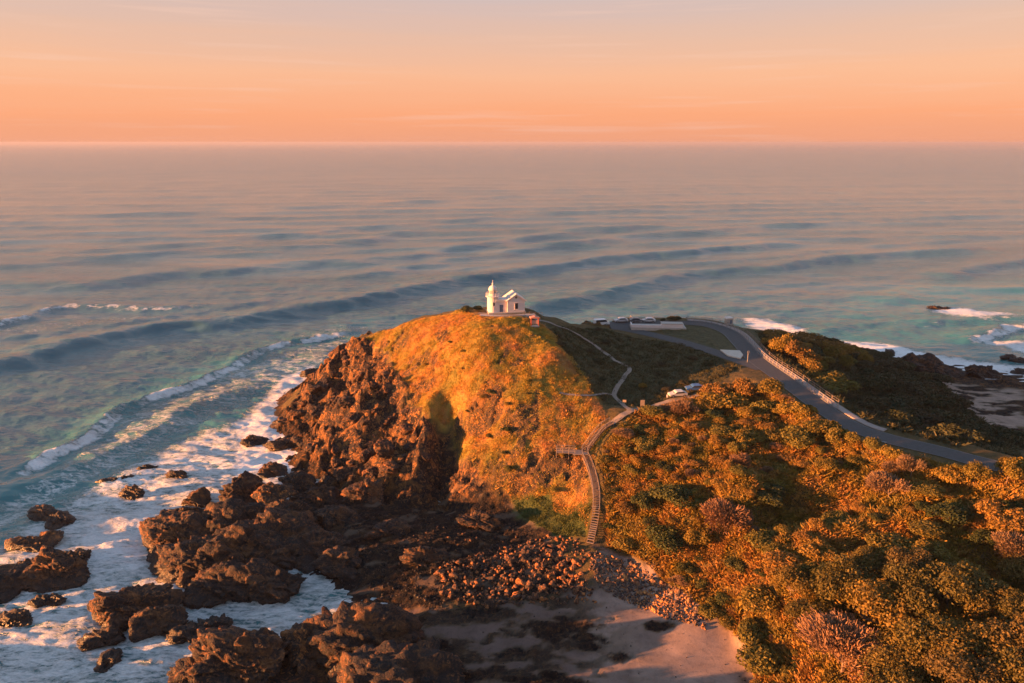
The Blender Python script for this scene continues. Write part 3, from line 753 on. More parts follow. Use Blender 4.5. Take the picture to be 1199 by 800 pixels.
# ------------------------------------------------------------------ lighthouse
def lighthouse():
    root = empty('lighthouse', (LH[0] + .2, LH[1] + 2.6, ZLH), R(12), label='white lighthouse with domed round tower and small gabled hall on top of the headland', cat='lighthouse')
    TX = -3.3
    p = MB(); p.box((.3, 0, .15), (10.4, 5.0, .3)); p.build('plinth', M_CONC, root)
    t = MB(); t.lathe([(1.62, .3), (1.58, .5), (1.50, 4.2), (1.50, 4.35)], (TX, 0, 0), 28); tower = t.build('tower', M_WHITE, root, smooth=False)
    g = MB(); g.lathe([(1.55, 4.35), (1.98, 4.5), (1.98, 4.66), (1.5, 4.7)], (TX, 0, 0), 28); gal = g.build('gallery', M_WHITE, root)
    r_ = MB()
    for i in range(14):
        a = 2 * math.pi * i / 14; x, y = TX + 1.88 * math.cos(a), 1.88 * math.sin(a)
        r_.tube((x, y, 4.66), (x, y, 5.5), .03, n=5)
        a2 = 2 * math.pi * (i + 1) / 14
        for z in (5.1, 5.5): r_.tube((x, y, z), (TX + 1.88 * math.cos(a2), 1.88 * math.sin(a2), z), .028, n=5)
    r_.build('railing', M_WHITE, gal)
    l = MB(); l.lathe([(1.12, 4.7), (1.12, 5.35), (1.18, 5.36), (1.18, 5.42)], (TX, 0, 0), 24); ln = l.build('lantern_room', M_WHITE, root)
    gl = MB(); gl.lathe([(1.0, 5.42), (1.0, 6.3)], (TX, 0, 0), 16); gl.build('lantern_glass', simple('lantern_glass', (.35, .34, .34), .1, .1, 2), ln)
    for i in range(8):
        mu = MB(); a = 2 * math.pi * i / 8; mu.beam((TX + 1.04 * math.cos(a), 1.04 * math.sin(a), 5.42), (TX + 1.04 * math.cos(a), 1.04 * math.sin(a), 6.3), .09, .09)
        mu.build('glazing_bar', M_WHITE, ln)
    d = MB(); d.lathe([(1.22, 6.3), (1.22, 6.42)] + [(1.14 * math.cos(R(a)), 6.42 + 1.1 * math.sin(R(a))) for a in range(0, 85, 10)] + [(.22, 7.55), (.2, 7.75)], (TX, 0, 0), 28)
    dm = d.build('dome', M_WHITE, root, smooth=False)
    f = MB(); f.lathe([(.1, 7.75), (.24, 7.9), (.24, 8.1), (.06, 8.25), (.05, 8.9), (.01, 9.0)], (TX, 0, 0), 10); f.build('finial', M_WHITE, dm)
    # low link between tower and hall
    w = MB(); w.box((-1.35, .1, 1.75), (3.3, 3.0, 2.9)); w.build('link_wall', M_WHITE, root)
    w = MB(); w.prism([(-3.0, 3.2), (.35, 3.2), (.35, 3.75), (-2.6, 3.75)], -1.6, 1.8); w.build('link_roof', M_ROOF, root)
    dr = MB(); dr.box((-1.2, -1.43, 1.3), (.95, .06, 2.0)); dd = dr.build('door', M_DOOR, root)
    hh = MB(); hh.box((-.88, -1.48, 1.3), (.05, .06, .2)); hh.build('handle', M_METAL, dd)
    # gabled hall, gable end towards the sea cove
    x0, x1, y0, y1, e, a = .35, 5.2, -2.0, 3.2, 3.5, 5.15; xm = (x0 + x1) / 2
    h = MB(); h.prism([(x0, .3), (x1, .3), (x1, e), (xm, a), (x0, e)], y0, y1); h.build('hall_wall', M_WHITE, root)
    rf = MB(); k = (a - e) / (xm - x0)
    for sx, xe in ((-1, x0), (1, x1)):
        xo = xe + sx * .35; zo = e - k * .35
        rf.prism([(xo, zo + .02), (xm, a + .02), (xm, a + .16), (xo, zo + .16)], y0 - .3, y1 + .3)
    roof = rf.build('roof', M_ROOF, root)
    fb = MB()
    for sx, xe in ((-1, x0), (1, x1)):
        xo = xe + sx * .36; zo = e - k * .36
        fb.beam((xo, y0 - .33, zo + .06), (xm, y0 - .33, a + .06), .05, .26)
    fb.build('barge_board', M_WHITE, roof)
    def window(x, y, z, w_, h_, side=False):
        fr = MB()
        if side: fr.box((x, y, z), (.08, w_ + .24, h_ + .24))
        else: fr.box((x, y, z), (w_ + .24, .08, h_ + .24))
        fo = fr.build('window', M_WHITE, root)
        pn = MB()
        if side: pn.box((x - .03, y, z), (.06, w_, h_))
        else: pn.box((x, y - .03, z), (w_, .06, h_))
        pn.build('pane', M_DARKGLASS, fo)
        sl = MB()
        if side: sl.box((x - .08, y, z - h_ / 2 - .16), (.2, w_ + .4, .08))
        else: sl.box((x, y - .08, z - h_ / 2 - .16), (w_ + .4, .2, .08))
        sl.build('sill', M_WHITE, fo)
    window(xm + .1, y0 - .03, 1.9, .8, 1.6)
    window(x0 - .03, 2.6, 2.1, .8, 1.3, True)
    window(TX + .0, -1.56, 2.6, .45, .9)
    vt = MB(); vt.lathe([(.28, 0), (.28, .05)], (0, 0, 0), 14); v = vt.build('gable_vent', M_TIMBER, root); v.location = (xm, y0 - .01, 4.3); v.rotation_euler = (R(90), 0, 0)
    return root
lighthouse()
# terrace in front, its low wall and the fence round the top
tb = MB(); c = LH
ter = ribbon('terrace', np.array([[LH[0] - 6.5, LH[1] - 1.2, ZLH + .06], [LH[0] - 2, LH[1] - 1.9, ZLH + .06], [LH[0] + 3, LH[1] - 1.6, ZLH + .06], [LH[0] + 8.5, LH[1] - .4, ZLH + .0]]), 2.2, M_CONC)

def post_fence(name, P, h, spacing, mat, label, cat, rails=(.45, .95), pw=.1, group=None, rail_mat=None, maxp=100):
    P = np.asarray(P, float); s = np.concatenate([[0], np.cumsum(np.linalg.norm(np.diff(P[:, :2], axis=0), axis=1))])
    n = min(maxp, int(s[-1] / spacing)); q = np.linspace(0, s[-1], n + 1)
    X = np.interp(q, s, P[:, 0]); Y = np.interp(q, s, P[:, 1]); Z = np.array([gz(a, b) for a, b in zip(X, Y)]) if P.shape[1] < 3 else np.interp(q, s, P[:, 2])
    root = empty(name, (X[0], Y[0], Z[0]), label=label, cat=cat, group=group)
    b = MB(); b.box((0, 0, h / 2), (pw, pw, h + .0)); b.box((0, 0, h + .02), (pw * 1.3, pw * 1.3, .04)); pm = b.mesh('post'); pm.materials.append(mat)
    for x, y, z in zip(X[:maxp], Y[:maxp], Z[:maxp]):
        o = link('post', pm, parent=root); o.location = (x - X[0], y - Y[0], z - Z[0])
    for rz_ in rails:
        b = MB()
        for i in range(n):
            b.beam((X[i] - X[0], Y[i] - Y[0], Z[i] - Z[0] + h * rz_), (X[i + 1] - X[0], Y[i + 1] - Y[0], Z[i + 1] - Z[0] + h * rz_), .05, .09)
        b.build('rail', rail_mat or mat, root)
    return root
def off_line(line, off):
    P = line[:, :2]; T = np.gradient(P, axis=0); T /= np.linalg.norm(T, axis=1)[:, None]
    Q = P + np.stack([T[:, 1], -T[:, 0]], -1) * off
    return Q
F1 = off_line(ROAD, -2.80)[i0:72]; F1 = np.column_stack([F1, np.full(len(F1), 22.08)])
post_fence('roadside_fence', F1, 1.05, 1.9, M_FENCE, 'long white post and rail fence along the outside of the curving road', 'fence', pw=.16)
F2 = off_line(ROAD, -4.6)[i0:70]
post_fence('footpath_fence', np.column_stack([F2, np.full(len(F2), 22.0)]), 1.0, 2.6, M_TIMBER_PALE, 'grey timber fence on the seaward edge of the footpath', 'fence', pw=.11, maxp=60)
F3 = smooth_line(np.array([hit(u, v, ZT) for u, v in [(698,378.5),(715,376.8),(740,376.2),(766,376)]]), 6)
post_fence('car_park_fence', F3 + np.array([0, 2.0]), 1.0, 2.0, M_FENCE, 'pale low fence along the seaward side of the car park', 'fence', pw=.12)
F4 = np.array([(LH[0] + 5.5, LH[1] - 1.2), (LH[0] + 9, LH[1] - .5), (LH[0] + 10.5, LH[1] + 1.5)])
post_fence('hilltop_fence', F4, 1.0, 1.3, M_TIMBER, 'dark timber fence on the hilltop right of the lighthouse', 'fence', pw=.1)

# ------------------------------------------------------------------ timber staircase down to the cove
def staircase():
    px = [(716,497),(703,507),(692,522),(684,534),(689,547),(694,562),(698,580),(698,598),(696,616),(691,638)]
    P = np.array([hit(u, v, ZB) for u, v in px]); S = smooth_line(P, 6)
    z = np.array([gz(*p) for p in S]); 
    z = np.convolve(np.pad(z, 4, mode='edge'), np.ones(9) / 9, 'valid') + .55; z[-4:] = np.linspace(z[-5], gz(*S[-1]) + .12, 5)[1:]
    root = empty('boardwalk_stairs', (S[0][0], S[0][1], z[0]), label='long weathered timber staircase winding down the gully to the cove', cat='staircase')
    o = np.array([S[0][0], S[0][1], z[0]])
    s = np.concatenate([[0], np.cumsum(np.linalg.norm(np.diff(S, axis=0), axis=1))]); n = int(s[-1] / .36)
    q = np.linspace(0, s[-1], n); X = np.interp(q, s, S[:, 0]); Y = np.interp(q, s, S[:, 1]); Z = np.interp(q, s, z)
    T = np.stack([np.gradient(X), np.gradient(Y)], -1); T /= np.linalg.norm(T, axis=1)[:, None]
    Wd = 1.25
    tr = MB(); lo = MB()
    for i in range(n):
        b = lo if i > n * .80 else tr
        b.box((X[i] - o[0], Y[i] - o[1], Z[i] - o[2]), (.31, Wd, .08), math.atan2(T[i, 1], T[i, 0]))
    tr.build('treads', M_TIMBER, root); lo.build('lower_ramp', M_TIMBER_PALE, root)
    for sd in (-1, 1):
        st = MB(); hr = MB(); mr = MB(); E = []
        for i in range(n):
            nx_, ny_ = -T[i, 1] * sd, T[i, 0] * sd
            E.append((X[i] + nx_ * Wd / 2 - o[0], Y[i] + ny_ * Wd / 2 - o[1], Z[i] - o[2]))
        for i in range(0, n - 4, 4):
            a, b = Vector(E[i]), Vector(E[min(i + 4, n - 1)])
            st.beam(a + Vector((0, 0, -.12)), b + Vector((0, 0, -.12)), .09, .28)
            if i < n * .80:
                hr.beam(a + Vector((0, 0, 1.0)), b + Vector((0, 0, 1.0)), .1, .07); mr.beam(a + Vector((0, 0, .55)), b + Vector((0, 0, .55)), .06, .09)
        st.build('stringer', M_TIMBER, root); hr.build('handrail', M_TIMBER_PALE, root); mr.build('midrail', M_TIMBER, root)
        b = MB(); b.box((0, 0, -.1), (.1, .1, 2.3)); pm = b.mesh('post'); pm.materials.append(M_TIMBER_PALE)
        for i in range(0, int(n * .8), 6):
            p = link('post', pm, parent=root); p.location = E[i]
    # landing with a short viewing spur to the left
    i = int(np.argmin(np.hypot(X - P[3][0], Y - P[3][1])))
    l = MB(); l.box((X[i] - o[0] - .9, Y[i] - o[1], Z[i] - o[2] + .06), (3.2, 2.3, .1)); l.build('landing', M_TIMBER_PALE, root)
    return root, (X[i], Y[i], Z[i])
_, land = staircase()
vp = empty('viewing_platform', (land[0] - 3.9, land[1] + .4, land[2] + .06), R(-6), label='short timber viewing platform branching left from the staircase landing', cat='platform')
b = MB()
for k_ in range(14): b.box((-1.9 + k_ * .29, 0, 0), (.26, 1.7, .07))
b.build('deck', M_TIMBER_PALE, vp)
for sy in (-.82, .82):
    b = MB(); b.beam((-2, sy, 1), (2, sy, 1), .1, .07); b.beam((-2, sy, .55), (2, sy, .55), .06, .09); b.build('rail', M_TIMBER_PALE, vp)
    for k_ in range(4):
        b = MB(); b.box((-1.95 + k_ * 1.3, sy, -.3), (.1, .1, 2.6)); b.build('post', M_TIMBER_PALE, vp)
b = MB(); b.beam((-2, -.82, 1), (-2, .82, 1), .1, .07); b.build('end_rail', M_TIMBER_PALE, vp)

# ------------------------------------------------------------------ rocks
def ico(sub):
    bm = bmesh.new(); bmesh.ops.create_icosphere(bm, subdivisions=sub, radius=1)
    V = np.array([v.co[:] for v in bm.verts]); F = np.array([[v.index for v in f.verts] for f in bm.faces]); bm.free(); return V, F
ICO = {k_: ico(k_) for k_ in (2, 3, 4, 5, 6)}
def rock_mesh(seed, dims, sub=4, planes=16, rough=.22, name='rock', face=None):
    r_ = np.random.default_rng(seed); V, F = ICO[sub]; D = V / np.linalg.norm(V, axis=1)[:, None]
    n = r_.normal(size=(planes, 3)); n /= np.linalg.norm(n, axis=1)[:, None]; h = r_.uniform(.58, 1.0, planes)
    if face is not None:
        e = np.array(face[:3], float); e /= np.linalg.norm(e); n = np.vstack([n, e]); h = np.append(h, face[3])
    dot = np.maximum(D @ n.T, 1e-3); rad = np.minimum((h[None] / dot).min(1), 1.12)
    P = D * rad[:, None] * np.array(dims)
    s = max(dims); k_ = seed * 1.37
    if rough:
        for sc_, am in ((max(1.4, s * .34), .55), (max(.7, s * .15), .5), (max(.35, s * .06), .5)):
            a_ = P[:, 0] * .9 + P[:, 2] * .75 + k_ * 3; b_ = P[:, 1] * 1.1 + P[:, 2] * .8 + k_
            a_ = a_ + sc_ * .35 * perlin(P[:, 0] / sc_, P[:, 1] / sc_, P[:, 2] / sc_ + k_)
            P = P + D * (facets(a_, b_, sc_, seed % 31, .7, .75) * am * rough * 2.9)[:, None]
        q = P / (s * .16) + k_
        P = P + D * (rough * s * .07 * (ridged(q[:, 0], q[:, 1], q[:, 2], 4) - .8))[:, None]
    return np_mesh(name, P, F, smooth=False)
def place_rock(name, u, v, dims, seed, label, cat, z=None, rz=0, mat=None, sub=5, sink=.35, group=None, rough=.3, planes=14, tilt=(0, 0), face=(.5, -.8, .55, .5)):
    x, y = at(u, v, 0) if z is None else at(u, v, z)
    m = rock_mesh(seed, dims, sub, planes, rough, name, face)
    base = 0 if z is None else z
    o = link(name, m, mat or M_ROCK, label=label, cat=cat, group=group)
    o.location = (x, y, base + dims[2] * (1 - 2 * sink)); o.rotation_euler = (tilt[0], tilt[1], rz)
    return o
SR = [ # name, u, v(at water line centre), dims, seed, label, mat
 (297,519,(3.4,2.3,1.5),'low brown rock in the white foam just off the foot of the cliff',M_ROCK),
 (207,559,(3.2,2.0,1.3),'flat topped orange rock alone in the surf left of the big rock',M_ROCK_WARM),
 (154,580,(3.3,2.0,1.6),'sunlit orange wedge of rock in the middle of the foam',M_ROCK_WARM),
 (126,565,(2.4,1.1,.8),'low dark rock awash, left of two small ones in the surf',M_ROCK_DARK),
 (149,561,(1.7,.9,.5),'smallest dark rock awash beside the wedge of orange rock',M_ROCK_DARK),
 (173,549,(2.6,1.1,.7),'thin dark red rock awash at the top of the foam',M_ROCK_DARK),
 (55,606,(5.2,2.2,1.6),'long arched orange rock at the top of the left hand rock cluster',M_ROCK_WARM),
 (44,640,(5.0,3.0,1.7),'smooth flat orange rock at the left of the rock cluster',M_ROCK_WARM),
 (72,612,(3.0,3.0,1.5),'brown rock behind the arched rock in the left cluster',M_ROCK),
 (64,676,(6.6,4.2,3.8),'large dark dome rock with a glowing orange left edge',M_ROCK),
 (4,690,(5.0,4.4,2.6),'dark rock cut by the left edge of the picture',M_ROCK_DARK),
 (14,728,(3.4,1.8,1.0),'low red brown rock near the left edge in the foam',M_ROCK),
 (58,706,(3.2,1.0,.7),'narrow rock sliver awash below the dark dome rock',M_ROCK_DARK),
 (28,668,(3.0,2.6,1.4),'small orange rock between the flat rock and the dark rock',M_ROCK_WARM),
 (152,722,(7.2,4.6,4.4),'tall pointed rock with orange left face above breaking foam',M_ROCK),
 (186,736,(4.2,3.4,2.6),'dark lower shoulder rock right of the pointed rock',M_ROCK_DARK),
 (122,752,(3.6,2.4,1.7),'grey rounded rock with surf washing over its left side',M_ROCK_DARK),
 (127,778,(1.8,2.4,1.0),'small brown rock in the foam near the bottom left',M_ROCK_DARK),
 (234,590,(3.5,2.6,2.6),'blocky brown rock beside the dark hump rock',M_ROCK),
 (283,588,(6.2,4.2,4.4),'dark rounded hump of rock behind the great rock',M_ROCK_DARK),
 (318,556,(3.6,2.4,1.8),'brown rock between two strips of foam near the cliff',M_ROCK),
 (205,640,(7.6,4.8,4.6),'dark ridge rock with orange crest facing the open surf',M_ROCK),
 (280,792,(9.0,5.0,4.6),'orange crowned rock at the bottom edge of the picture',M_ROCK),
 (232,800,(5.0,3.6,2.6),'lower rock left of the orange crowned rock at the bottom edge',M_ROCK_DARK),
 (331,500,(4.0,2.4,1.6),'reddish ledge rock at the foot of the cliff by the foam',M_ROCK),
 (362,441,(3.6,2.4,1.6),'dark rock at the far end of the cliff foot',M_ROCK_DARK),
 (332,524,(4.4,2.6,1.9),'orange ledge rock jutting into the foam below the cliff',M_ROCK_WARM),
 (672-300,590,(6.0,4.0,3.0),'dark round rock in the shade behind the great rock',M_ROCK_DARK),
 (1150,441,(6.8,3.2,2.4),'dark rock ringed by white water off the eastern shore',M_ROCK_DARK),
 (1042,414,(2.6,1.6,1.2),'tiny dark rock in the foam below the eastern scrub',M_ROCK_DARK),
 (1180,420,(3.6,1.8,1.3),'small dark rock standing off the eastern beach',M_ROCK_DARK),
 (1198,424,(4.0,1.8,1.3),'dark rock cut by the right edge of the picture',M_ROCK_DARK),
 (1195,437,(3.6,1.8,1.2),'low dark rock nearest the eastern beach at the right edge',M_ROCK_DARK),
 (1098,361,(6.5,2.0,.7),'reddish reef rock awash far out on the right',M_ROCK),
]
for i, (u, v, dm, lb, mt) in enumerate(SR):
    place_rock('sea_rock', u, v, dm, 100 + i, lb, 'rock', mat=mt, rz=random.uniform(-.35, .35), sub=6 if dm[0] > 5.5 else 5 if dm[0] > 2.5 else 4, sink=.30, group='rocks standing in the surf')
# the great rock and its neighbours: several masses merge into one mesh
def great_rock():
    parts = [((285,655),(13.0,8.5,6.4),.0,.15,401),((232,668),(8.5,6.5,4.6),0,.1,402),((335,640),(11,8.5,4.6),0,0,403),((310,690),(11,5.0,3.6),0,0,404),((345,612),(8,5,3.4),0,0,405),((268,632),(6,4.5,6.6),0,0,406),((300,622),(6,4,5.6),0,0,407),((255,695),(7,4,3.2),0,0,408),((375,650),(8,6,3.0),0,0,409)]
    x0, y0 = at(290, 655, 0); VV = []; FF = []; b = 0
    for (u, v), dm, rz, tl, sd_ in parts:
        x, y = at(u, v, 0); m = rock_mesh(sd_, dm, 6 if dm[0] > 7.5 else 5, 15, .34, face=(.45, -.85, .6, .52))
        V = np.empty(len(m.vertices) * 3, np.float32); m.vertices.foreach_get('co', V); V = V.reshape(-1, 3)
        F = np.empty(len(m.polygons) * 3, np.int32); m.loops.foreach_get('vertex_index', F); F = F.reshape(-1, 3)
        VV.append(V + np.array([x - x0, y - y0, dm[2] * .22])); FF.append(F + b); b += len(V); bpy.data.meshes.remove(m)
    o = link('great_rock', np_mesh('great_rock', np.concatenate(VV), np.concatenate(FF)), M_ROCK_DARK, label='massive dark rock mound with orange lit top left of the cove', cat='rock')
    o.location = (x0, y0, 0)
great_rock()
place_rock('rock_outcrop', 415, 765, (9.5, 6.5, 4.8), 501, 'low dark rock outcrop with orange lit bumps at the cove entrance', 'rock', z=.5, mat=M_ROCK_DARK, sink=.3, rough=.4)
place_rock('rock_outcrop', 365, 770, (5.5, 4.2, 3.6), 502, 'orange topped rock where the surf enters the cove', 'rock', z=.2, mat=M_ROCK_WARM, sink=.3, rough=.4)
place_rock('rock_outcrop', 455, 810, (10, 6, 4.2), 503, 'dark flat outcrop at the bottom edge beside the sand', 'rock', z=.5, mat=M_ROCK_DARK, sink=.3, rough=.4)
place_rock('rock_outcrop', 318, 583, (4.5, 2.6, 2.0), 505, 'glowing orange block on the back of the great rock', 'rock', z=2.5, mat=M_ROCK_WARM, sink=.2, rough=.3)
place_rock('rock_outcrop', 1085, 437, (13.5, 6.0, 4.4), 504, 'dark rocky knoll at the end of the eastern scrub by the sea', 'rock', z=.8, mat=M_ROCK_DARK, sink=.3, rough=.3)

for i, (u, v, dm, z_, mt, lb) in enumerate([(352,572,(4.5,3,2.6),.8,M_ROCK_DARK,'dark jagged outcrop between the great rock and the cliff foot'),(400,612,(5.5,3.4,2.2),1.5,M_ROCK_DARK,'dark ledge outcrop on the shaded rock platform behind the great rock'),(392,665,(5,3.4,2.2),1.0,M_ROCK_DARK,'dark blocky outcrop right of the great rock beside the inlet'),(455,625,(5,2.6,1.6),2.2,M_ROCK_DARK,'low dark outcrop in the middle of the rock platform'),(500,655,(4.2,2.4,1.5),2.0,M_ROCK_DARK,'low dark outcrop left of the brown boulder field'),(430,580,(5,2.8,2.4),2.6,M_ROCK,'brown outcrop at the foot of the cliff above the platform'),(560,612,(4.5,2.4,1.5),3.0,M_ROCK_DARK,'dark outcrop near the shaded green grass'),(225,745,(4,2.4,1.2),0,M_ROCK_DARK,'small dark rock washed by the channel below the great rock'),(250,735,(3,1.6,.9),0,M_ROCK_DARK,'tiny dark rock in the channel beneath the great rock'),(90,655,(3,2,1.4),0,M_ROCK_DARK,'dark rock just behind the dark dome rock'),(215,612,(3.6,2.4,3.0),0,M_ROCK,'brown rock at the back of the ridge rock')]):
    place_rock('rock_outcrop', u, v, dm, 520 + i, lb, 'rock', z=z_, mat=mt, sink=.32, rough=.4, rz=random.uniform(-.3, .3))
# crags on the cliff: separate broken blocks leaning on the slope
BV = [rock_mesh(700 + i, (1, random.uniform(.6, .95), random.uniform(.55, .95)), 3, 11, .22, 'boulder') for i in range(12)]
CV = [rock_mesh(760 + i, (3.0, 2.4, 1.7), 5, 12, .3, 'crag') for i in range(8)]
for m in CV: m.materials.append(M_ROCK)
def scatter_in(P, n, mind, seed, tries=40000, wfun=None):
    r_ = np.random.default_rng(seed); lo, hi = P.min(0), P.max(0); o = []
    c = r_.uniform(lo, hi, size=(tries, 2)); ok = inside(P, c[:, 0], c[:, 1])
    for p in c[ok]:
        md = mind if wfun is None else mind * wfun(p)
        if all((p[0] - q[0]) ** 2 + (p[1] - q[1]) ** 2 > md * md for q in o):
            o.append(p)
            if len(o) >= n: break
    return o
def put_instances(name, meshes, P, label, cat, group, scale, seed, sink=.25, maxtilt=.5):
    r_ = random.Random(seed)
    for p in P:
        s = scale(r_); m = r_.choice(meshes)
        o = bpy.data.objects.new(name, m); COL.objects.link(o)
        o.scale = (s, s * r_.uniform(.8, 1.1), s * r_.uniform(.75, 1.1)); o.rotation_euler = (r_.uniform(-maxtilt, maxtilt), r_.uniform(-maxtilt, maxtilt), r_.uniform(0, 6.28))
        o.location = (p[0], p[1], gz(*p) + s * (.5 - sink) * .8)
        tag(o, label, cat, group)
P_CRAG = wpoly([(412,406),(448,432),(476,470),(500,500),(510,560),(450,575),(380,558),(330,520),(352,470),(385,425),(415,405)])
put_instances('crag', CV, scatter_in(P_CRAG, 60, 3.0, 3), 'jagged brown crag on the broken rock face below the grass slope', 'rock', 'crags on the cliff face', lambda r: r.uniform(.35, 1.0), 4, .55, .5)
# ---- boulder fields
def remat(meshes, mat):
    o = []
    for m in meshes:
        c = m.copy(); c.materials.clear(); c.materials.append(mat); o.append(c)
    return o
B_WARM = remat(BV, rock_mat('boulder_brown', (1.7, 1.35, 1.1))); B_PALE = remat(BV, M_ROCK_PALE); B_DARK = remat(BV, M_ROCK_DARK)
P_BA = wpoly([(512,668),(540,652),(600,640),(640,628),(676,632),(690,650),(680,670),(700,706),(640,708),(570,712),(520,700)])
P_BB = wpoly([(694,648),(740,658),(790,690),(832,724),(826,738),(780,724),(740,708),(704,690),(690,668)])
put_instances('boulder', B_WARM, scatter_in(P_BA, 175, .75, 5), 'angular brown boulder in the sunlit field at the head of the cove', 'boulder', 'brown boulders at the head of the cove', lambda r: r.choice((.38, .45, .55, .65, .85)), 6)
put_instances('pale_boulder', B_PALE, scatter_in(P_BB, 120, .6, 7), 'pale grey boulder in the stone bank between the sand and the scrub', 'boulder', 'pale boulders along the top of the beach', lambda r: r.choice((.28, .34, .4, .5, .62)), 8)
def stones(name, P, n, smin, smax, mat, label, cat, seed):
    r_ = np.random.default_rng(seed); lo, hi = P.min(0), P.max(0); c = r_.uniform(lo, hi, size=(n * 4, 2)); c = c[inside(P, c[:, 0], c[:, 1])][:n]
    V0, F0 = ICO[2]; V0 = V0 / np.linalg.norm(V0, axis=1)[:, None]; VV = []; FF = []
    z = bilerp(ZT, c[:, 0], c[:, 1])
    for i, (p, zz) in enumerate(zip(c, z)):
        s = smin + (smax - smin) * r_.random() ** 2
        nn = r_.normal(size=(7, 3)); nn /= np.linalg.norm(nn, axis=1)[:, None]
        rad = np.minimum((r_.uniform(.55, .95, 7)[None] / np.maximum(V0 @ nn.T, 1e-3)).min(1), 1.1)
        VV.append(V0 * rad[:, None] * s * r_.uniform(.7, 1.1, 3) + np.array([p[0], p[1], zz + s * .25])); FF.append(F0 + i * len(V0))
    return link(name, np_mesh(name, np.concatenate(VV), np.concatenate(FF)), mat, label=label, cat=cat, kind='stuff')
stones('cobbles', P_BA, 900, .12, .42, B_WARM[0].materials[0], 'small brown cobbles filling the gaps between the boulders', 'cobbles', 1)
stones('pebbles', P_BB, 1600, .08, .30, M_ROCK_PALE, 'pale pebbles packed between the grey boulders', 'pebbles', 2)
stones('shingle', wpoly([(400,600),(600,600),(640,700),(520,720),(400,690)]), 900, .10, .35, M_ROCK_DARK, 'dark loose stones over the shaded rock platform', 'stones', 3)
stones('beach_stones', P_SAND, 160, .05, .16, M_ROCK_DARK, 'scattered dark stones on the beach sand', 'stones', 4)

# ------------------------------------------------------------------ plants
def leaf_mat(name, cols, trans=.25):
    m, t, b = new_mat(name); g = N(t, 'ShaderNodeNewGeometry'); oi = N(t, 'ShaderNodeObjectInfo')
    base = rmp(t, oi.outputs['Random'], [(i / max(1, len(cols) - 1), c) for i, c in enumerate(cols)])
    n = nz(t, 1.1, 4, .6, g.outputs['Position']); f = nz(t, 6, 2, .5, g.outputs['Position'])
    c = mix(t, .9, base, rmp(t, n, [(.3, (.55, .62, .6)), (.5, (1, 1, 1)), (.72, (1.5, 1.25, 1.0))]), 'MULTIPLY')
    c = mix(t, .7, c, rmp(t, f, [(.3, (.6, .6, .6)), (.7, (1.35, 1.35, 1.35))]), 'MULTIPLY')
    L(t, c, b.inputs['Base Color']); b.inputs['Roughness'].default_value = .65; b.inputs['Specular IOR Level'].default_value = .25
    tr = N(t, 'ShaderNodeBsdfTranslucent'); L(t, c, tr.inputs['Color'])
    ms = N(t, 'ShaderNodeMixShader'); ms.inputs[0].default_value = trans
    L(t, b.outputs[0], ms.inputs[1]); L(t, tr.outputs[0], ms.inputs[2])
    L(t, ms.outputs[0], [n_ for n_ in t.nodes if n_.type == 'OUTPUT_MATERIAL'][0].inputs['Surface'])
    return m
M_LEAF_OLIVE = leaf_mat('leaf_olive', [(.15, .11, .020), (.12, .11, .024), (.19, .13, .022), (.23, .13, .028), (.17, .095, .03)])
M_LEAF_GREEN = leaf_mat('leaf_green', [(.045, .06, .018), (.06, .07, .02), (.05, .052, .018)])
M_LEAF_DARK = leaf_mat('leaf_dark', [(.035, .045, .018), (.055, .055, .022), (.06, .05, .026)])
M_LEAF_PINK = leaf_mat('leaf_pink', [(.20, .11, .065), (.18, .12, .07)], .1)
M_GRASS = leaf_mat('grass_blades', [(.20, .145, .036), (.20, .145, .036)], .3)
M_LEAF_TREE = leaf_mat('leaf_tree', [(.075, .066, .018), (.14, .10, .022), (.09, .078, .02), (.18, .12, .024), (.10, .075, .026)])
M_BARK = simple('bark', (.16, .11, .085), .9, .25, 8)
def leaves(pos, nrm, size, r_, aspect=1.6):
    n = len(pos); a = r_.normal(size=(n, 3)); t1 = np.cross(nrm, a); t1 /= np.linalg.norm(t1, axis=1)[:, None] + 1e-9
    t2 = np.cross(nrm, t1); s = (size * r_.uniform(.6, 1.4, n))[:, None]
    V = np.stack([pos - t1 * s, pos - t2 * s / aspect + nrm * s * .15, pos + t1 * s, pos + t2 * s / aspect + nrm * s * .15], 1).reshape(-1, 3)
    return V, np.arange(4 * n).reshape(n, 4)
def crown(seed, R_, H, lobes, n, leaf, z0=.25, spread=.62, shell=.72):
    r_ = np.random.default_rng(seed)
    ang = r_.uniform(0, 6.28, lobes); rad = np.sqrt(r_.random(lobes)) * R_ * spread
    lc = np.stack([rad * np.cos(ang), rad * np.sin(ang), H * (z0 + (1 - z0) * .62 * (1 - (rad / R_) ** 2) * r_.uniform(.65, 1.15, lobes))], -1)
    lr = R_ * r_.uniform(.34, .58, lobes)
    k_ = r_.choice(lobes, n, p=lr ** 2 / (lr ** 2).sum())
    d = r_.normal(size=(n, 3)); d[:, 2] = np.abs(d[:, 2]) * 1.0 - .45 * (r_.random(n) < .35); d /= np.linalg.norm(d, axis=1)[:, None]
    lump = 1 + .22 * perlin(d[:, 0] * 2.3 + k_, d[:, 1] * 2.3, d[:, 2] * 2.3 + seed)
    rr_ = (shell + (1.04 - shell) * r_.random(n) ** .6) * lump
    sc_ = np.stack([lr[k_], lr[k_], lr[k_] * (H / R_) * .75], -1)
    P = lc[k_] + d * rr_[:, None] * sc_; P[:, 2] = np.maximum(P[:, 2], .02)
    nr = d + r_.normal(size=(n, 3)) * .85; nr /= np.linalg.norm(nr, axis=1)[:, None]
    V, F = leaves(P, nr, leaf, r_)
    return V, F, lc, lr
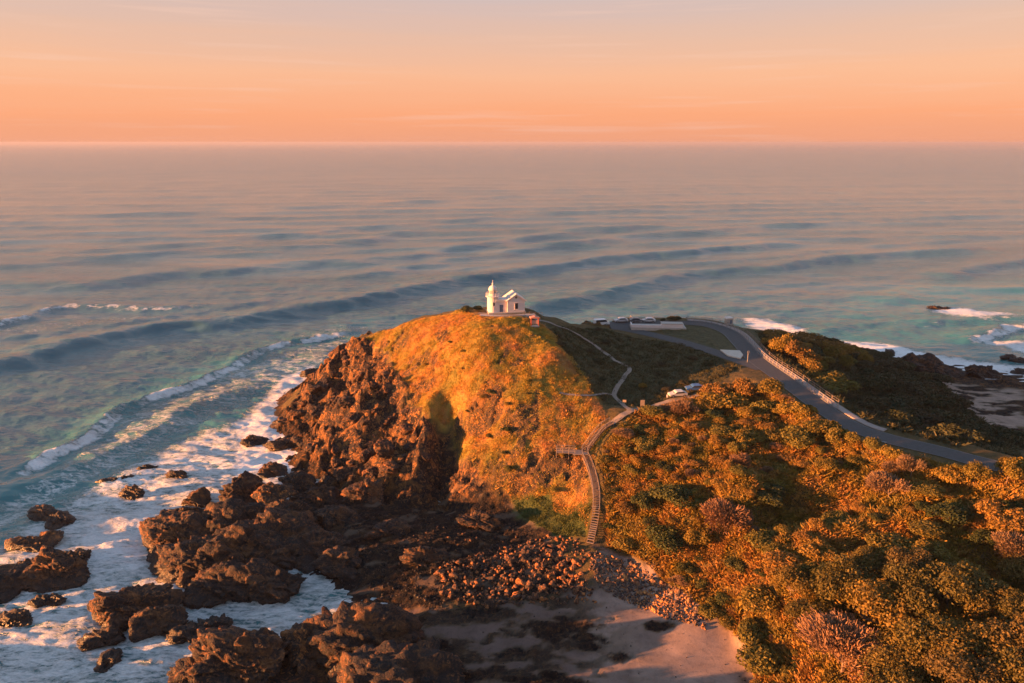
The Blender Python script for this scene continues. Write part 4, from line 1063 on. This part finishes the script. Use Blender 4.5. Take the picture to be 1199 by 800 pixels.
def stem_mesh(lc, h0, r0, name='trunk'):
    b = MB(); top = Vector((0, 0, h0)); b.tube((0, 0, -.5), top, r0, r0 * .7, 7)
    for c in lc:
        mid = (top + Vector(c)) / 2 + Vector((random.uniform(-.1, .1), random.uniform(-.1, .1), -.1)) * h0
        b.tube(top - Vector((0, 0, h0 * .2)), mid, r0 * .5, r0 * .32, 5); b.tube(mid, c, r0 * .32, r0 * .12, 5)
    m = b.mesh(name); m.materials.append(M_BARK); return m
def variants(n, seed, fn, mat, name='foliage'):
    o = []
    for i in range(n):
        V, F, lc, lr = fn(seed + i); m = np_mesh(name, V, F); m.materials.append(mat); o.append((m, stem_mesh(lc, float(lc[:, 2].min()) * .6, .03 if name == 'foliage' else .045, 'stem' if name == 'foliage' else 'trunk')))
    return o
SHRUB = variants(11, 900, lambda s: crown(s, 1.0, (.8, 1.05, 1.3)[s % 3], (4, 7, 11, 14)[s % 4], 3000, (.055, .07)[s % 2], .2, (.6, .85)[s % 2], .45), M_LEAF_OLIVE)
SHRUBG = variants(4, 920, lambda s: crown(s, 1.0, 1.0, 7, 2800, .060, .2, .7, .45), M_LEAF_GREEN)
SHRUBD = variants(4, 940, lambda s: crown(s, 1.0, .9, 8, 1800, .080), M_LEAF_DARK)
TREE = variants(6, 960, lambda s: crown(s, 1.0, 1.5, 12, 6500, .045, .3, .86, .42), M_LEAF_TREE, 'crown')
def twiggy(seed):
    r_ = np.random.default_rng(seed); V, F, lc, lr = crown(seed, 1.0, 1.25, 10, 6500, .05, .3, .7, .35)
    C = V.reshape(-1, 4, 3).mean(1); d = C - np.array([0, 0, .15]); d /= np.linalg.norm(d, axis=1)[:, None]
    d += r_.normal(size=d.shape) * .3; s = np.cross(d, r_.normal(size=d.shape)); s /= np.linalg.norm(s, axis=1)[:, None]
    l = r_.uniform(.025, .075, len(C))[:, None]
    V = np.stack([C - d * l - s * .012, C - d * l + s * .012, C + d * l + s * .008, C + d * l - s * .008], 1).reshape(-1, 3)
    return V, F, lc, lr
TWIG = variants(3, 980, twiggy, M_LEAF_PINK)
def plant(kind, x, y, s, label, cat, group, sh=1.0, name='shrub', rz=None, z=None):
    m, st = kind; part = 'crown' if m.name.startswith('crown') else 'foliage'
    r_ = empty(name, (x, y, (gz(x, y) if z is None else z) - .15 * s * 0), random.uniform(0, 6.28) if rz is None else rz, label=label, cat=cat, group=group)
    r_.scale = (s * random.uniform(.78, 1.3), s * random.uniform(.78, 1.2), s * sh)
    link(part, m, parent=r_); link('trunk' if part == 'crown' else 'stem', st, parent=r_)
    return r_
# distinctive ones
def pl(u, v, kind, s, label, sh=1.0, name='shrub', cat='bush', group=None):
    x, y = hit(u, v, ZT); return plant(kind, x, y, s, label, cat, group, sh, name), (x, y, s)
special = []
def SP(*a, **k): special.append(pl(*a, **k)[1])
SP(778,642,SHRUBG[0],3.6,'dark green dome of a bush above the beach scrub',1.0)
SP(790,592,SHRUBG[1],3.3,'dark green bush just uphill of the lowest green dome',1.0)
SP(755,596,SHRUBG[2],2.8,'round green bush left of its darker neighbour on the slope',.95)
SP(848,622,TWIG[0],5.2,'large pinkish brown twiggy bush in the middle of the slope',.8)
SP(985,790,TWIG[1],5.0,'pink brown feathery bush at the bottom of the picture',.95)
SP(1066,560,TWIG[2],3.0,'pale pink twiggy bush standing against the road',1.0)
SP(752,456,SHRUB[0],1.5,'small orange lit sapling in the shaded hollow beside the path',1.1)
SP(1188,655,TWIG[0],3.4,'pink brown bush at the right edge of the picture',.9)
SP(548,366,SHRUBG[3],2.2,'rounded bush left of the lighthouse on the skyline',.8)
SP(560,364,SHRUBG[0],1.8,'dark bush tucked against the lighthouse tower',.8)
SP(791,377,SHRUBD[0],2.6,'dark spreading bush behind the pale lookout wall',.7)
SP(776,377,SHRUBD[1],1.0,'small dark bush at the end of the car park fence',1.2)
for u, v, s in ((908,404,3.0),(918,409,3.2),(930,416,3.4),(943,421,3.0),(972,420,2.8),(988,428,3.0),(1004,412,3.4),(956,430,2.6),(1012,424,2.8)):
    x, y = hit(u, v + 6, ZT); plant(random.choice(SHRUB), x, y, s, 'glowing orange shrub catching the sun beyond the road bend', 'bush', 'orange shrubs beyond the road bend', 1.35, 'shrub'); special.append((x, y, s))
for u, v, s in ((1078,552,2.6),(1045,542,2.3),(1018,533,2.2),(1188,560,3.4),(1178,568,3.0),(1140,566,2.6),(1110,562,2.4)):
    x, y = hit(u, v, ZT); plant(random.choice(SHRUB), x, y, s, 'orange bush screening the near end of the road at the right', 'bush', 'bushes in front of the near end of the road', 1.1, 'shrub'); special.append((x, y, s))
for u, v, s in ((838,458,2.8),(868,455,3.0),(903,460,3.2),(935,480,3.0),(962,500,2.8),(985,515,2.4)):
    x, y = hit(u, v + 6, ZT); plant(random.choice(SHRUB), x, y, s, 'orange shrub along the inner edge of the road above the slope', 'bush', 'shrubs along the inner edge of the road', 1.0, 'shrub'); special.append((x, y, s))
for u, v, s, lb in ((848,474,4.2,'big orange bush on the crest nearest the parked cars'),(893,482,4.4,'broad orange bush on the crest beside the road'),(935,520,3.8,'round olive orange bush below the road bend'),(872,520,3.4,'olive bush downhill of the two crest bushes'),(820,482,2.8,'orange bush in front of the parked cars')):
    SP(u, v, random.choice(SHRUB), s, lb, .85)
# trees low on the right
TP = [(1010,735,4.6),(1055,720,4.8),(1108,710,5.2),(1150,722,4.6),(1085,775,4.8),(1135,790,5.0),(1190,775,4.6),(1040,790,4.0),(985,700,4.4),(950,735,3.8),(1185,735,3.6),(925,700,3.4),(1199,690,3.2),(1060,680,3.2),(1020,670,3.0),(1110,820,4.6),(1170,830,4.6),(1030,830,4.2)]
for u, v, s in TP:
    x, y = hit(u, min(v, 799), ZT)
    if v > 799: y -= (v - 799) * .12
    plant(random.choice(TREE), x, y, s * random.uniform(.7, .95), 'bushy dark crowned tree in the thicket at the lower right', 'tree', 'trees in the lower right thicket', 1.0, 'thicket_tree'); special.append((x, y, s * .8))
# the scrub on the slope
GAPS = [(*hit(950, 592), 11, 6), (*hit(1030, 632), 9, 3), (*hit(1155, 665), 7, 7)]
def clear(p, s, f=.62): return all(math.hypot(p[0] - a, p[1] - b_) > (s + c_) * f for a, b_, c_ in special)
gapx, gapy = hit(880, 600); gap2 = hit(1000, 610)
def dens(x, y): return fbm(np.array([x / 16.0]), np.array([y / 12.0]), 31.0, 3)[0]
TRACK = np.array([hit(*q_) for q_ in ((712, 499), (724, 491), (738, 482), (760, 478), (780, 471), (800, 467), (818, 463))])
cnt = 0; r9 = random.Random(21)
for p in scatter_in(P_V1, 900, 1.5, 9, 60000):
    s = r9.choice((.9, 1.2, 1.6, 2.0, 2.5, 3.1, 3.7)); d_ = dens(*p)
    if any(((p[0] - a_[0]) / a_[2]) ** 2 + ((p[1] - a_[1]) / a_[3]) ** 2 < 1 and r9.random() < .9 for a_ in GAPS): continue
    if d_ < -.22: s *= .55
    if not clear(p, s, .60) or min(segd(ROAD[:, :2], np.array([p[0]]), np.array([p[1]]))[0][0], 99) < s * .9 + 4: continue
    if segd(TRACK, np.array([p[0]]), np.array([p[1]]))[0][0] < s * .9 + 1.2: continue
    if segd(np.array([hit(716, 497), hit(684, 534), hit(698, 585), hit(691, 638)]), np.array([p[0]]), np.array([p[1]]))[0][0] < s + 1.0: continue
    q = r9.random()
    if q < .68: k_, nm, lb = r9.choice(SHRUB), 'shrub', 'olive and orange shrub in the dense scrub on the sunlit slope'
    elif q < .84: k_, nm, lb = r9.choice(SHRUBG), 'green_shrub', 'dark green shrub in the dense scrub on the sunlit slope'
    else: k_, nm, lb = r9.choice(TWIG), 'twiggy_shrub', 'pinkish twiggy shrub in the dense scrub on the sunlit slope'
    plant(k_, p[0], p[1], s, lb, 'bush', nm.replace('_', ' ') + 's on the sunlit slope', r9.uniform(.6, .9), nm); special.append((p[0], p[1], s)); cnt += 1
    if cnt >= 270: break
cnt = 0
for p in scatter_in(P_V2, 400, 2.0, 12, 40000):
    s = r9.choice((2.0, 2.8, 3.6, 4.4))
    if not clear(p, s, .5) or segd(ROAD[:, :2], np.array([p[0]]), np.array([p[1]]))[0][0] < s * .8 + 6.5: continue
    u_, v_ = project(p[0], p[1], gz(*p)); lit = (u_ < 1010 and v_ < 465 and u_ > 890 and r9.random() < .8)  # sunlight put into the colour: brighter leaf where lit, dark leaf elsewhere
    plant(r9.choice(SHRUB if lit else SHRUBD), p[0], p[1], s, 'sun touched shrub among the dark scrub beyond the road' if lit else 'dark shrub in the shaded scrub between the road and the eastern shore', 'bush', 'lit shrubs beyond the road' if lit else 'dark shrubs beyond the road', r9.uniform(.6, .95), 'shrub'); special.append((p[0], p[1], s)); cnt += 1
    if cnt > 110: break
for (u, v, s) in [(520,405,.9),(470,412,.8),(498,432,.9),(556,470,1.1),(575,478,1.2),(540,490,1.0),(600,465,1.0),(612,500,1.2),(560,520,1.1),(604,545,1.1),(640,470,.9),(665,500,1.1),(672,480,.8),(590,430,.7),(632,440,.8),(540,440,.8),(580,520,1.0),(655,540,1.0),(625,570,1.2),(520,425,.7)]:
    for j in range(1):
        x, y = hit(u + r9.uniform(-26, 26), v + r9.uniform(-16, 16), ZT)
        if not clear((x, y), s, .5): continue
        plant(r9.choice(SHRUBG if r9.random() < .35 else SHRUB), x, y, s * r9.uniform(.5, 1.1), 'low tussock bush dotted on the bright grass face of the headland', 'bush', 'tussock bushes on the grass face', r9.uniform(.7, 1.0), 'tussock_bush'); special.append((x, y, s))
for p in scatter_in(P_GREEN, 30, 5, 15):
    s = r9.choice((.7, 1.0, 1.5))
    if clear(p, s) and segd(LOOP[:, :2], np.array([p[0]]), np.array([p[1]]))[0][0] > 5 and segd(np.array([hit(652,382), hit(700,408), hit(737,432), hit(719,463), hit(738,482)]), np.array([p[0]]), np.array([p[1]]))[0][0] > s + 1:
        plant(r9.choice(SHRUBD), p[0], p[1], s, 'dark low bush in the shaded hollow behind the headland', 'bush', 'bushes in the shaded hollow', .6, 'shrub')

# grass and ground scrub, uncountable
def tufts(name, P, n, w, h, mat, label, cat, seed, maskarr=None, spread=.6, wide=False):
    r_ = np.random.default_rng(seed); lo, hi = P.min(0) - 2, P.max(0) + 2
    c = r_.uniform(lo, hi, size=(int(n * 4.0), 2)); c = c[inside(P, c[:, 0], c[:, 1])]
    if maskarr is not None: c = c[bilerp(maskarr, c[:, 0], c[:, 1]) > r_.uniform(.25, .75, len(c))]
    c = c[segd(ROAD[:, :2], c[:, 0], c[:, 1])[0] > 3.7]
    c = c[:n]; z = bilerp(ZT, c[:, 0], c[:, 1]); n = len(c)
    cl = .55 + .75 * sstep(-.3, .5, perlin(c[:, 0] / 2.2, c[:, 1] / 2.2, 5)) 
    hh = (h * r_.uniform(.5, 1.4, n) * cl)[:, None]; ww = (w * r_.uniform(.6, 1.3, n))[:, None]
    a = r_.uniform(0, 6.28, n); d = np.stack([np.cos(a), np.sin(a), np.zeros(n)], -1)
    lean = np.stack([r_.normal(size=n), r_.normal(size=n), np.zeros(n)], -1) * spread
    B = np.stack([c[:, 0], c[:, 1], z - .06], -1); U = (np.array([0, 0, 1.0]) + lean) * hh
    V = np.stack([B - d * ww, B + d * ww, B + U + d * ww * .35, B + U - d * ww * .35], 1).reshape(-1, 3)
    link(name, np_mesh(name, V, np.arange(4 * n).reshape(n, 4)), mat, label=label, cat=cat, kind='stuff')
def cover_mat(name, stops, scale=.12, trans=.25):
    m = leaf_mat(name, [(1, 1, 1), (1, 1, 1)], trans); t = m.node_tree
    b = [n for n in t.nodes if n.type == 'BSDF_PRINCIPLED'][0]; src = b.inputs['Base Color'].links[0].from_socket
    g = N(t, 'ShaderNodeNewGeometry'); c = mix(t, 1.0, rmp(t, nz(t, scale, 5, .62, g.outputs['Position']), stops), src, 'MULTIPLY')
    L(t, c, b.inputs['Base Color']); tr = [n for n in t.nodes if n.type == 'BSDF_TRANSLUCENT'][0]; L(t, c, tr.inputs['Color'])
    return m
M_HILLGRASS = cover_mat('hill_grass', [(.3, (.27, .23, .04)), (.44, (.42, .28, .05)), (.56, (.52, .27, .07)), (.66, (.42, .21, .10)), (.8, (.28, .21, .05))])
M_SCRUB = cover_mat('scrub', [(.3, (.11, .10, .02)), (.45, (.24, .16, .028)), (.6, (.30, .15, .04)), (.75, (.18, .13, .028))], .2)
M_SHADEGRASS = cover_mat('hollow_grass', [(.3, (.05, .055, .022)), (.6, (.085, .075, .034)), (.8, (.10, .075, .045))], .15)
hm = m_hill * (1 - rock * .85) * (1 - kk)
tufts('hill_grass', P_HILL, 190000, .07, .26, M_HILLGRASS, 'golden and green grass covering the front of the headland', 'grass', 31, hm)
tufts('hill_tussocks', P_HILL, 7000, .13, .40, M_HILLGRASS, 'coarse tussocks scattered through the grass of the headland', 'tussocks', 41, hm, .7)
SIDE = np.array([(92, 40), (118, 62), (150, 92), (150, 150), (215, 150), (235, 90), (215, 20), (70, -30), (40, 20), (60, 40)], float)
tufts('far_side_scrub', SIDE, 60000, .32, .9, M_SCRUB, 'rough scrub on the slope right of the picture', 'scrub', 42, None, .8)
tufts('slope_scrub', P_V1, 170000, .16, .60, M_SCRUB, 'low tangled scrub between the bushes on the slope', 'scrub', 32, m_v1, .8)
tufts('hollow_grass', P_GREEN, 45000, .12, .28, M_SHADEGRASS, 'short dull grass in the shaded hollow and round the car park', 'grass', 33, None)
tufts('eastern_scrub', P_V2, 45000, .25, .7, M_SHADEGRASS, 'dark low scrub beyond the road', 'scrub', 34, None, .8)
tufts('cove_grass', P_LAWN, 9000, .10, .25, cover_mat('cove_grass', [(.3, (.05, .075, .018)), (.7, (.10, .11, .03))], .3), 'green grass in the shade at the foot of the headland', 'grass', 35, None)

# ------------------------------------------------------------------ small things round the car park
M_GLASS = simple('car_glass', (.03, .035, .045), .1, .1, 2)
def car(x, y, z, rz, paint, label, van=False, s=1.0, group=None):
    nm = 'parked_van' if van else 'parked_car'
    root = empty(nm, (x, y, z), rz, label=label, cat='van' if van else 'car', group=group)
    if van: prof = [(-2.4,.35),(2.35,.35),(2.45,.75),(2.3,1.05),(1.75,1.2),(1.2,2.0),(-2.2,2.05),(-2.4,1.8)]; win = [(1.62,1.24),(1.12,1.92),(-2.05,1.92),(-2.15,1.3)]; Wd = 1.85
    else: prof = [(-2.15,.35),(2.1,.35),(2.2,.6),(2.1,.82),(1.15,.95),(.45,1.42),(-1.1,1.46),(-1.75,1.05),(-2.15,.98)]; win = [(1.0,.97),(.42,1.36),(-1.05,1.39),(-1.6,1.03)]; Wd = 1.75
    b = MB(); b.prism([(px, pz) for px, pz in prof], -Wd / 2, Wd / 2); b.build('body', paint, root, bevel=.08)
    for sd_ in (-1, 1):
        w = MB(); w.prism(win, sd_ * (Wd / 2 + .004), sd_ * (Wd / 2 + .014)); w.build('side_window', M_GLASS, root)
    f = MB(); (xa, za), (xb, zb) = ((1.75,1.2),(1.2,2.0)) if van else ((1.15,.95),(.45,1.42))
    nrm_ = Vector((za - zb, 0, xb - xa)).normalized(); nrm_ = -nrm_ if nrm_.x < 0 else nrm_
    o_ = nrm_ * .012; f.add([(xa + o_.x - .08, -.7, za + o_.z + .05), (xa + o_.x - .08, .7, za + o_.z + .05), (xb + o_.x, .62, zb + o_.z - .04), (xb + o_.x, -.62, zb + o_.z - .04)], [(0, 1, 2, 3)])
    fo = f.build('windscreen', M_GLASS, root); md = fo.modifiers.new('s', 'SOLIDIFY'); md.thickness = .01
    for wx_ in (-1.35, 1.35):
        for sd_ in (-1, 1):
            w = MB(); w.tube((wx_, sd_ * (Wd / 2 - .2), .34), (wx_, sd_ * (Wd / 2 + .03), .34), .34, n=16); wh = w.build('wheel', M_BLACK, root)
            r2 = MB(); r2.tube((wx_, sd_ * (Wd / 2 + .03), .34), (wx_, sd_ * (Wd / 2 + .045), .34), .2, n=12); r2.build('rim', M_METAL, wh)
    for sd_ in (-1, 1):
        h = MB(); h.box(((2.38 if van else 2.14), sd_ * .6, .72), (.08, .32, .16)); h.build('headlight', M_LINE, root)
    return root
def paintm(n, c): return simple(n, c, .3, .05, 2)
x, y = at(704, 381, 21.87); car(x, y, 21.87, R(15), paintm('van_white', (.62, .64, .68)), 'white van parked at the left end of the car park', van=True)
for u, c_, lb in ((727, (.42, .43, .47), 'silver car parked on the seaward side of the car park, left one'), (745, (.10, .11, .14), 'dark grey car parked between two silver cars'), (759, (.5, .5, .54), 'pale silver car parked nearest the lookout wall')):
    x, y = at(u, 377.2, 21.87); car(x, y, 21.87, R(random.choice((0, 180)) + random.uniform(-8, 8)), paintm('car_paint', c_), lb, group='cars parked along the car park')
x, y = hit(793, 466, ZT); car(x, y, gz(x, y) + .35, R(188), paintm('car_silver', (.5, .47, .45)), 'sunlit silver car parked at the end of the track')
x, y = hit(815, 462, ZT); car(x, y + 1.5, gz(x, y + 1.5) + .4, R(184), paintm('car_blue', (.03, .09, .26)), 'blue car parked behind the sunlit silver one')
# pale lookout platform with walls
x, y = at(770, 384, 22.0); x0_, _ = at(741, 384, 22.0); x1_, _ = at(804, 384, 22.0)
lk = empty('lookout_platform', (x, y, 21.9), R(-4), label='pale concrete lookout platform with low walls beside the car park', cat='platform')
w_ = (x1_ - x0_); b = MB(); b.box((0, 0, .25), (w_, 4.6, .9)); b.build('slab', M_CONC, lk)
b = MB(); b.box((-w_ * .20, -1.9, 1.05), (w_ * .60, .35, .75)); b.box((-w_ * .5 + .2, 0, 1.05), (.35, 3.4, .75)); b.build('wall', M_WHITE, lk)
b = MB(); b.box((w_ * .25, -.6, 1.25), (w_ * .38, 2.4, 1.2)); b.build('bench_block', M_WHITE, lk)
b = MB(); b.box((w_ * .25, -.6, 1.89), (w_ * .40, 2.7, .08)); b.build('cap', M_CONC, lk)
# traffic island at the junction
P = [hit(843, 411), hit(866, 412), hit(870, 417), hit(867, 421), hit(852, 417.5)]
b = MB(); n_ = len(P); V = [(p[0], p[1], 21.92) for p in P] + [(p[0], p[1], 22.22) for p in P]
b.add(V, [tuple(range(n_, 2 * n_))] + [(i, (i + 1) % n_, n_ + (i + 1) % n_, n_ + i) for i in range(n_)])
b.build('traffic_island', simple('island_concrete', (.55, .47, .40), .9, .12, 2), label='pale wedge shaped traffic island at the road junction', cat='traffic island')
# signs
def sign(u, v, z, h, bw, bh, mat, label, name='sign', rz=0, pole=.05):
    x, y = at(u, v, z) if z is not None else hit(u, v, ZT); zz = z if z is not None else gz(x, y)
    r_ = empty(name, (x, y, zz), rz, label=label, cat='sign')
    b = MB(); b.tube((0, 0, -.2), (0, 0, h), pole, n=8); b.build('pole', M_METAL, r_)
    b = MB(); b.box((0, -pole - .03, h - bh / 2), (bw, .05, bh)); b.build('board', mat, r_, bevel=.01)
    return r_
sign(875, 424, 22.02, 3.0, .55, .7, M_FENCE, 'grey road sign on a pole at the junction', 'road_sign', R(10))
sign(752, 478, None, 2.0, .95, 1.5, M_TIMBER_PALE, 'tall sunlit notice board beside the track to the parked cars', 'notice_board')
sign(731, 474, None, 1.2, .8, .6, M_TIMBER_PALE, 'small pale sign at the bend of the gravel path', 'path_sign', R(-10))
sign(781, 467, None, 1.0, .35, .7, M_WHITE, 'short white marker in front of the sunlit car', 'marker_sign')
# red information shelter beside the lighthouse
x, y = hit(626, 383, ZT); z = gz(x, y)
r_ = empty('information_shelter', (x, y, z), R(8), label='small red information shelter on the brow right of the lighthouse', cat='shelter')
for sx in (-.95, .95):
    for sy in (-.5, .5):
        b = MB(); b.box((sx, sy, 1.1), (.14, .14, 2.6)); b.build('post', M_RED, r_)
b = MB(); b.prism([(-1.3, 2.4), (1.3, 2.4), (1.15, 2.62), (0, 2.85), (-1.15, 2.62)], -.85, .85); b.build('roof', simple('shelter_roof', (.45, .20, .15), .7, .15, 3), r_)
b = MB(); b.box((0, -.42, 1.35), (1.75, .08, .95)); b.build('panel', simple('shelter_panel', (.55, .30, .24), .6, .15, 4), r_)
b = MB(); b.box((0, 0, .2), (2.3, 1.3, .35)); b.build('base', M_CONC, r_)
# two small white structures beyond the bend
for (u, v, w_, h_, lb, nm) in ((866, 379.5, 3.0, 1.7, 'small white hut on the seaward side of the road bend', 'white_hut'), (853, 378.5, 2.0, 1.9, 'small grey white kiosk left of the white hut', 'kiosk')):
    x, y = hit(u, v + 1.5, ZT); z = gz(x, y); r_ = empty(nm, (x, y, z), R(6), label=lb, cat='hut')
    b = MB(); b.box((0, 0, h_ / 2 - .3), (w_, 1.8, h_ + .6)); b.build('wall', M_WHITE if w_ > 2.5 else M_CONC, r_)
    b = MB(); b.prism([(-w_ / 2 - .2, h_), (w_ / 2 + .2, h_), (w_ / 2 - .1, h_ + .35), (-w_ / 2 + .1, h_ + .35)], -1.1, 1.1); b.build('roof', M_ROOF, r_)
    b = MB(); b.box((.3, -.92, .95), (.6, .05, 1.2)); b.build('door', M_DOOR, r_)
# road arrow painted on the near stretch
x, y = at(1032, 517.5, 22.0); b = MB()
b.add([(x - 1.2, y + .1, 22.014), (x + .4, y - .15, 22.014), (x + .4, y + .12, 22.014), (x - 1.2, y + .35, 22.014)], [(0, 1, 2, 3)])
b.add([(x + .4, y - .45, 22.014), (x + 1.1, y - .1, 22.014), (x + .4, y + .42, 22.014)], [(0, 1, 2)])
b.build('road_arrow', M_LINE, kind='structure')

# ------------------------------------------------------------------ haze
hz = MB(); hz.box((0, 0, 85 / 2 - 6), (126000, 126000, 97)); hm_ = hz.mesh('haze')
m = bpy.data.materials.new('haze'); m.use_nodes = True; t = m.node_tree; t.nodes.clear()
o = N(t, 'ShaderNodeOutputMaterial'); pv = N(t, 'ShaderNodeVolumePrincipled'); pv.inputs['Density'].default_value = 7e-5
pv.inputs['Color'].default_value = (.37, .41, .57, 1); pv.inputs['Anisotropy'].default_value = .1
L(t, pv.outputs[0], o.inputs['Volume'])
m.cycles.homogeneous_volume = True
link('haze', hm_, m, kind='stuff')
print('PLANTS', len([o for o in bpy.data.objects if o.get('category') in ('bush', 'tree')]))
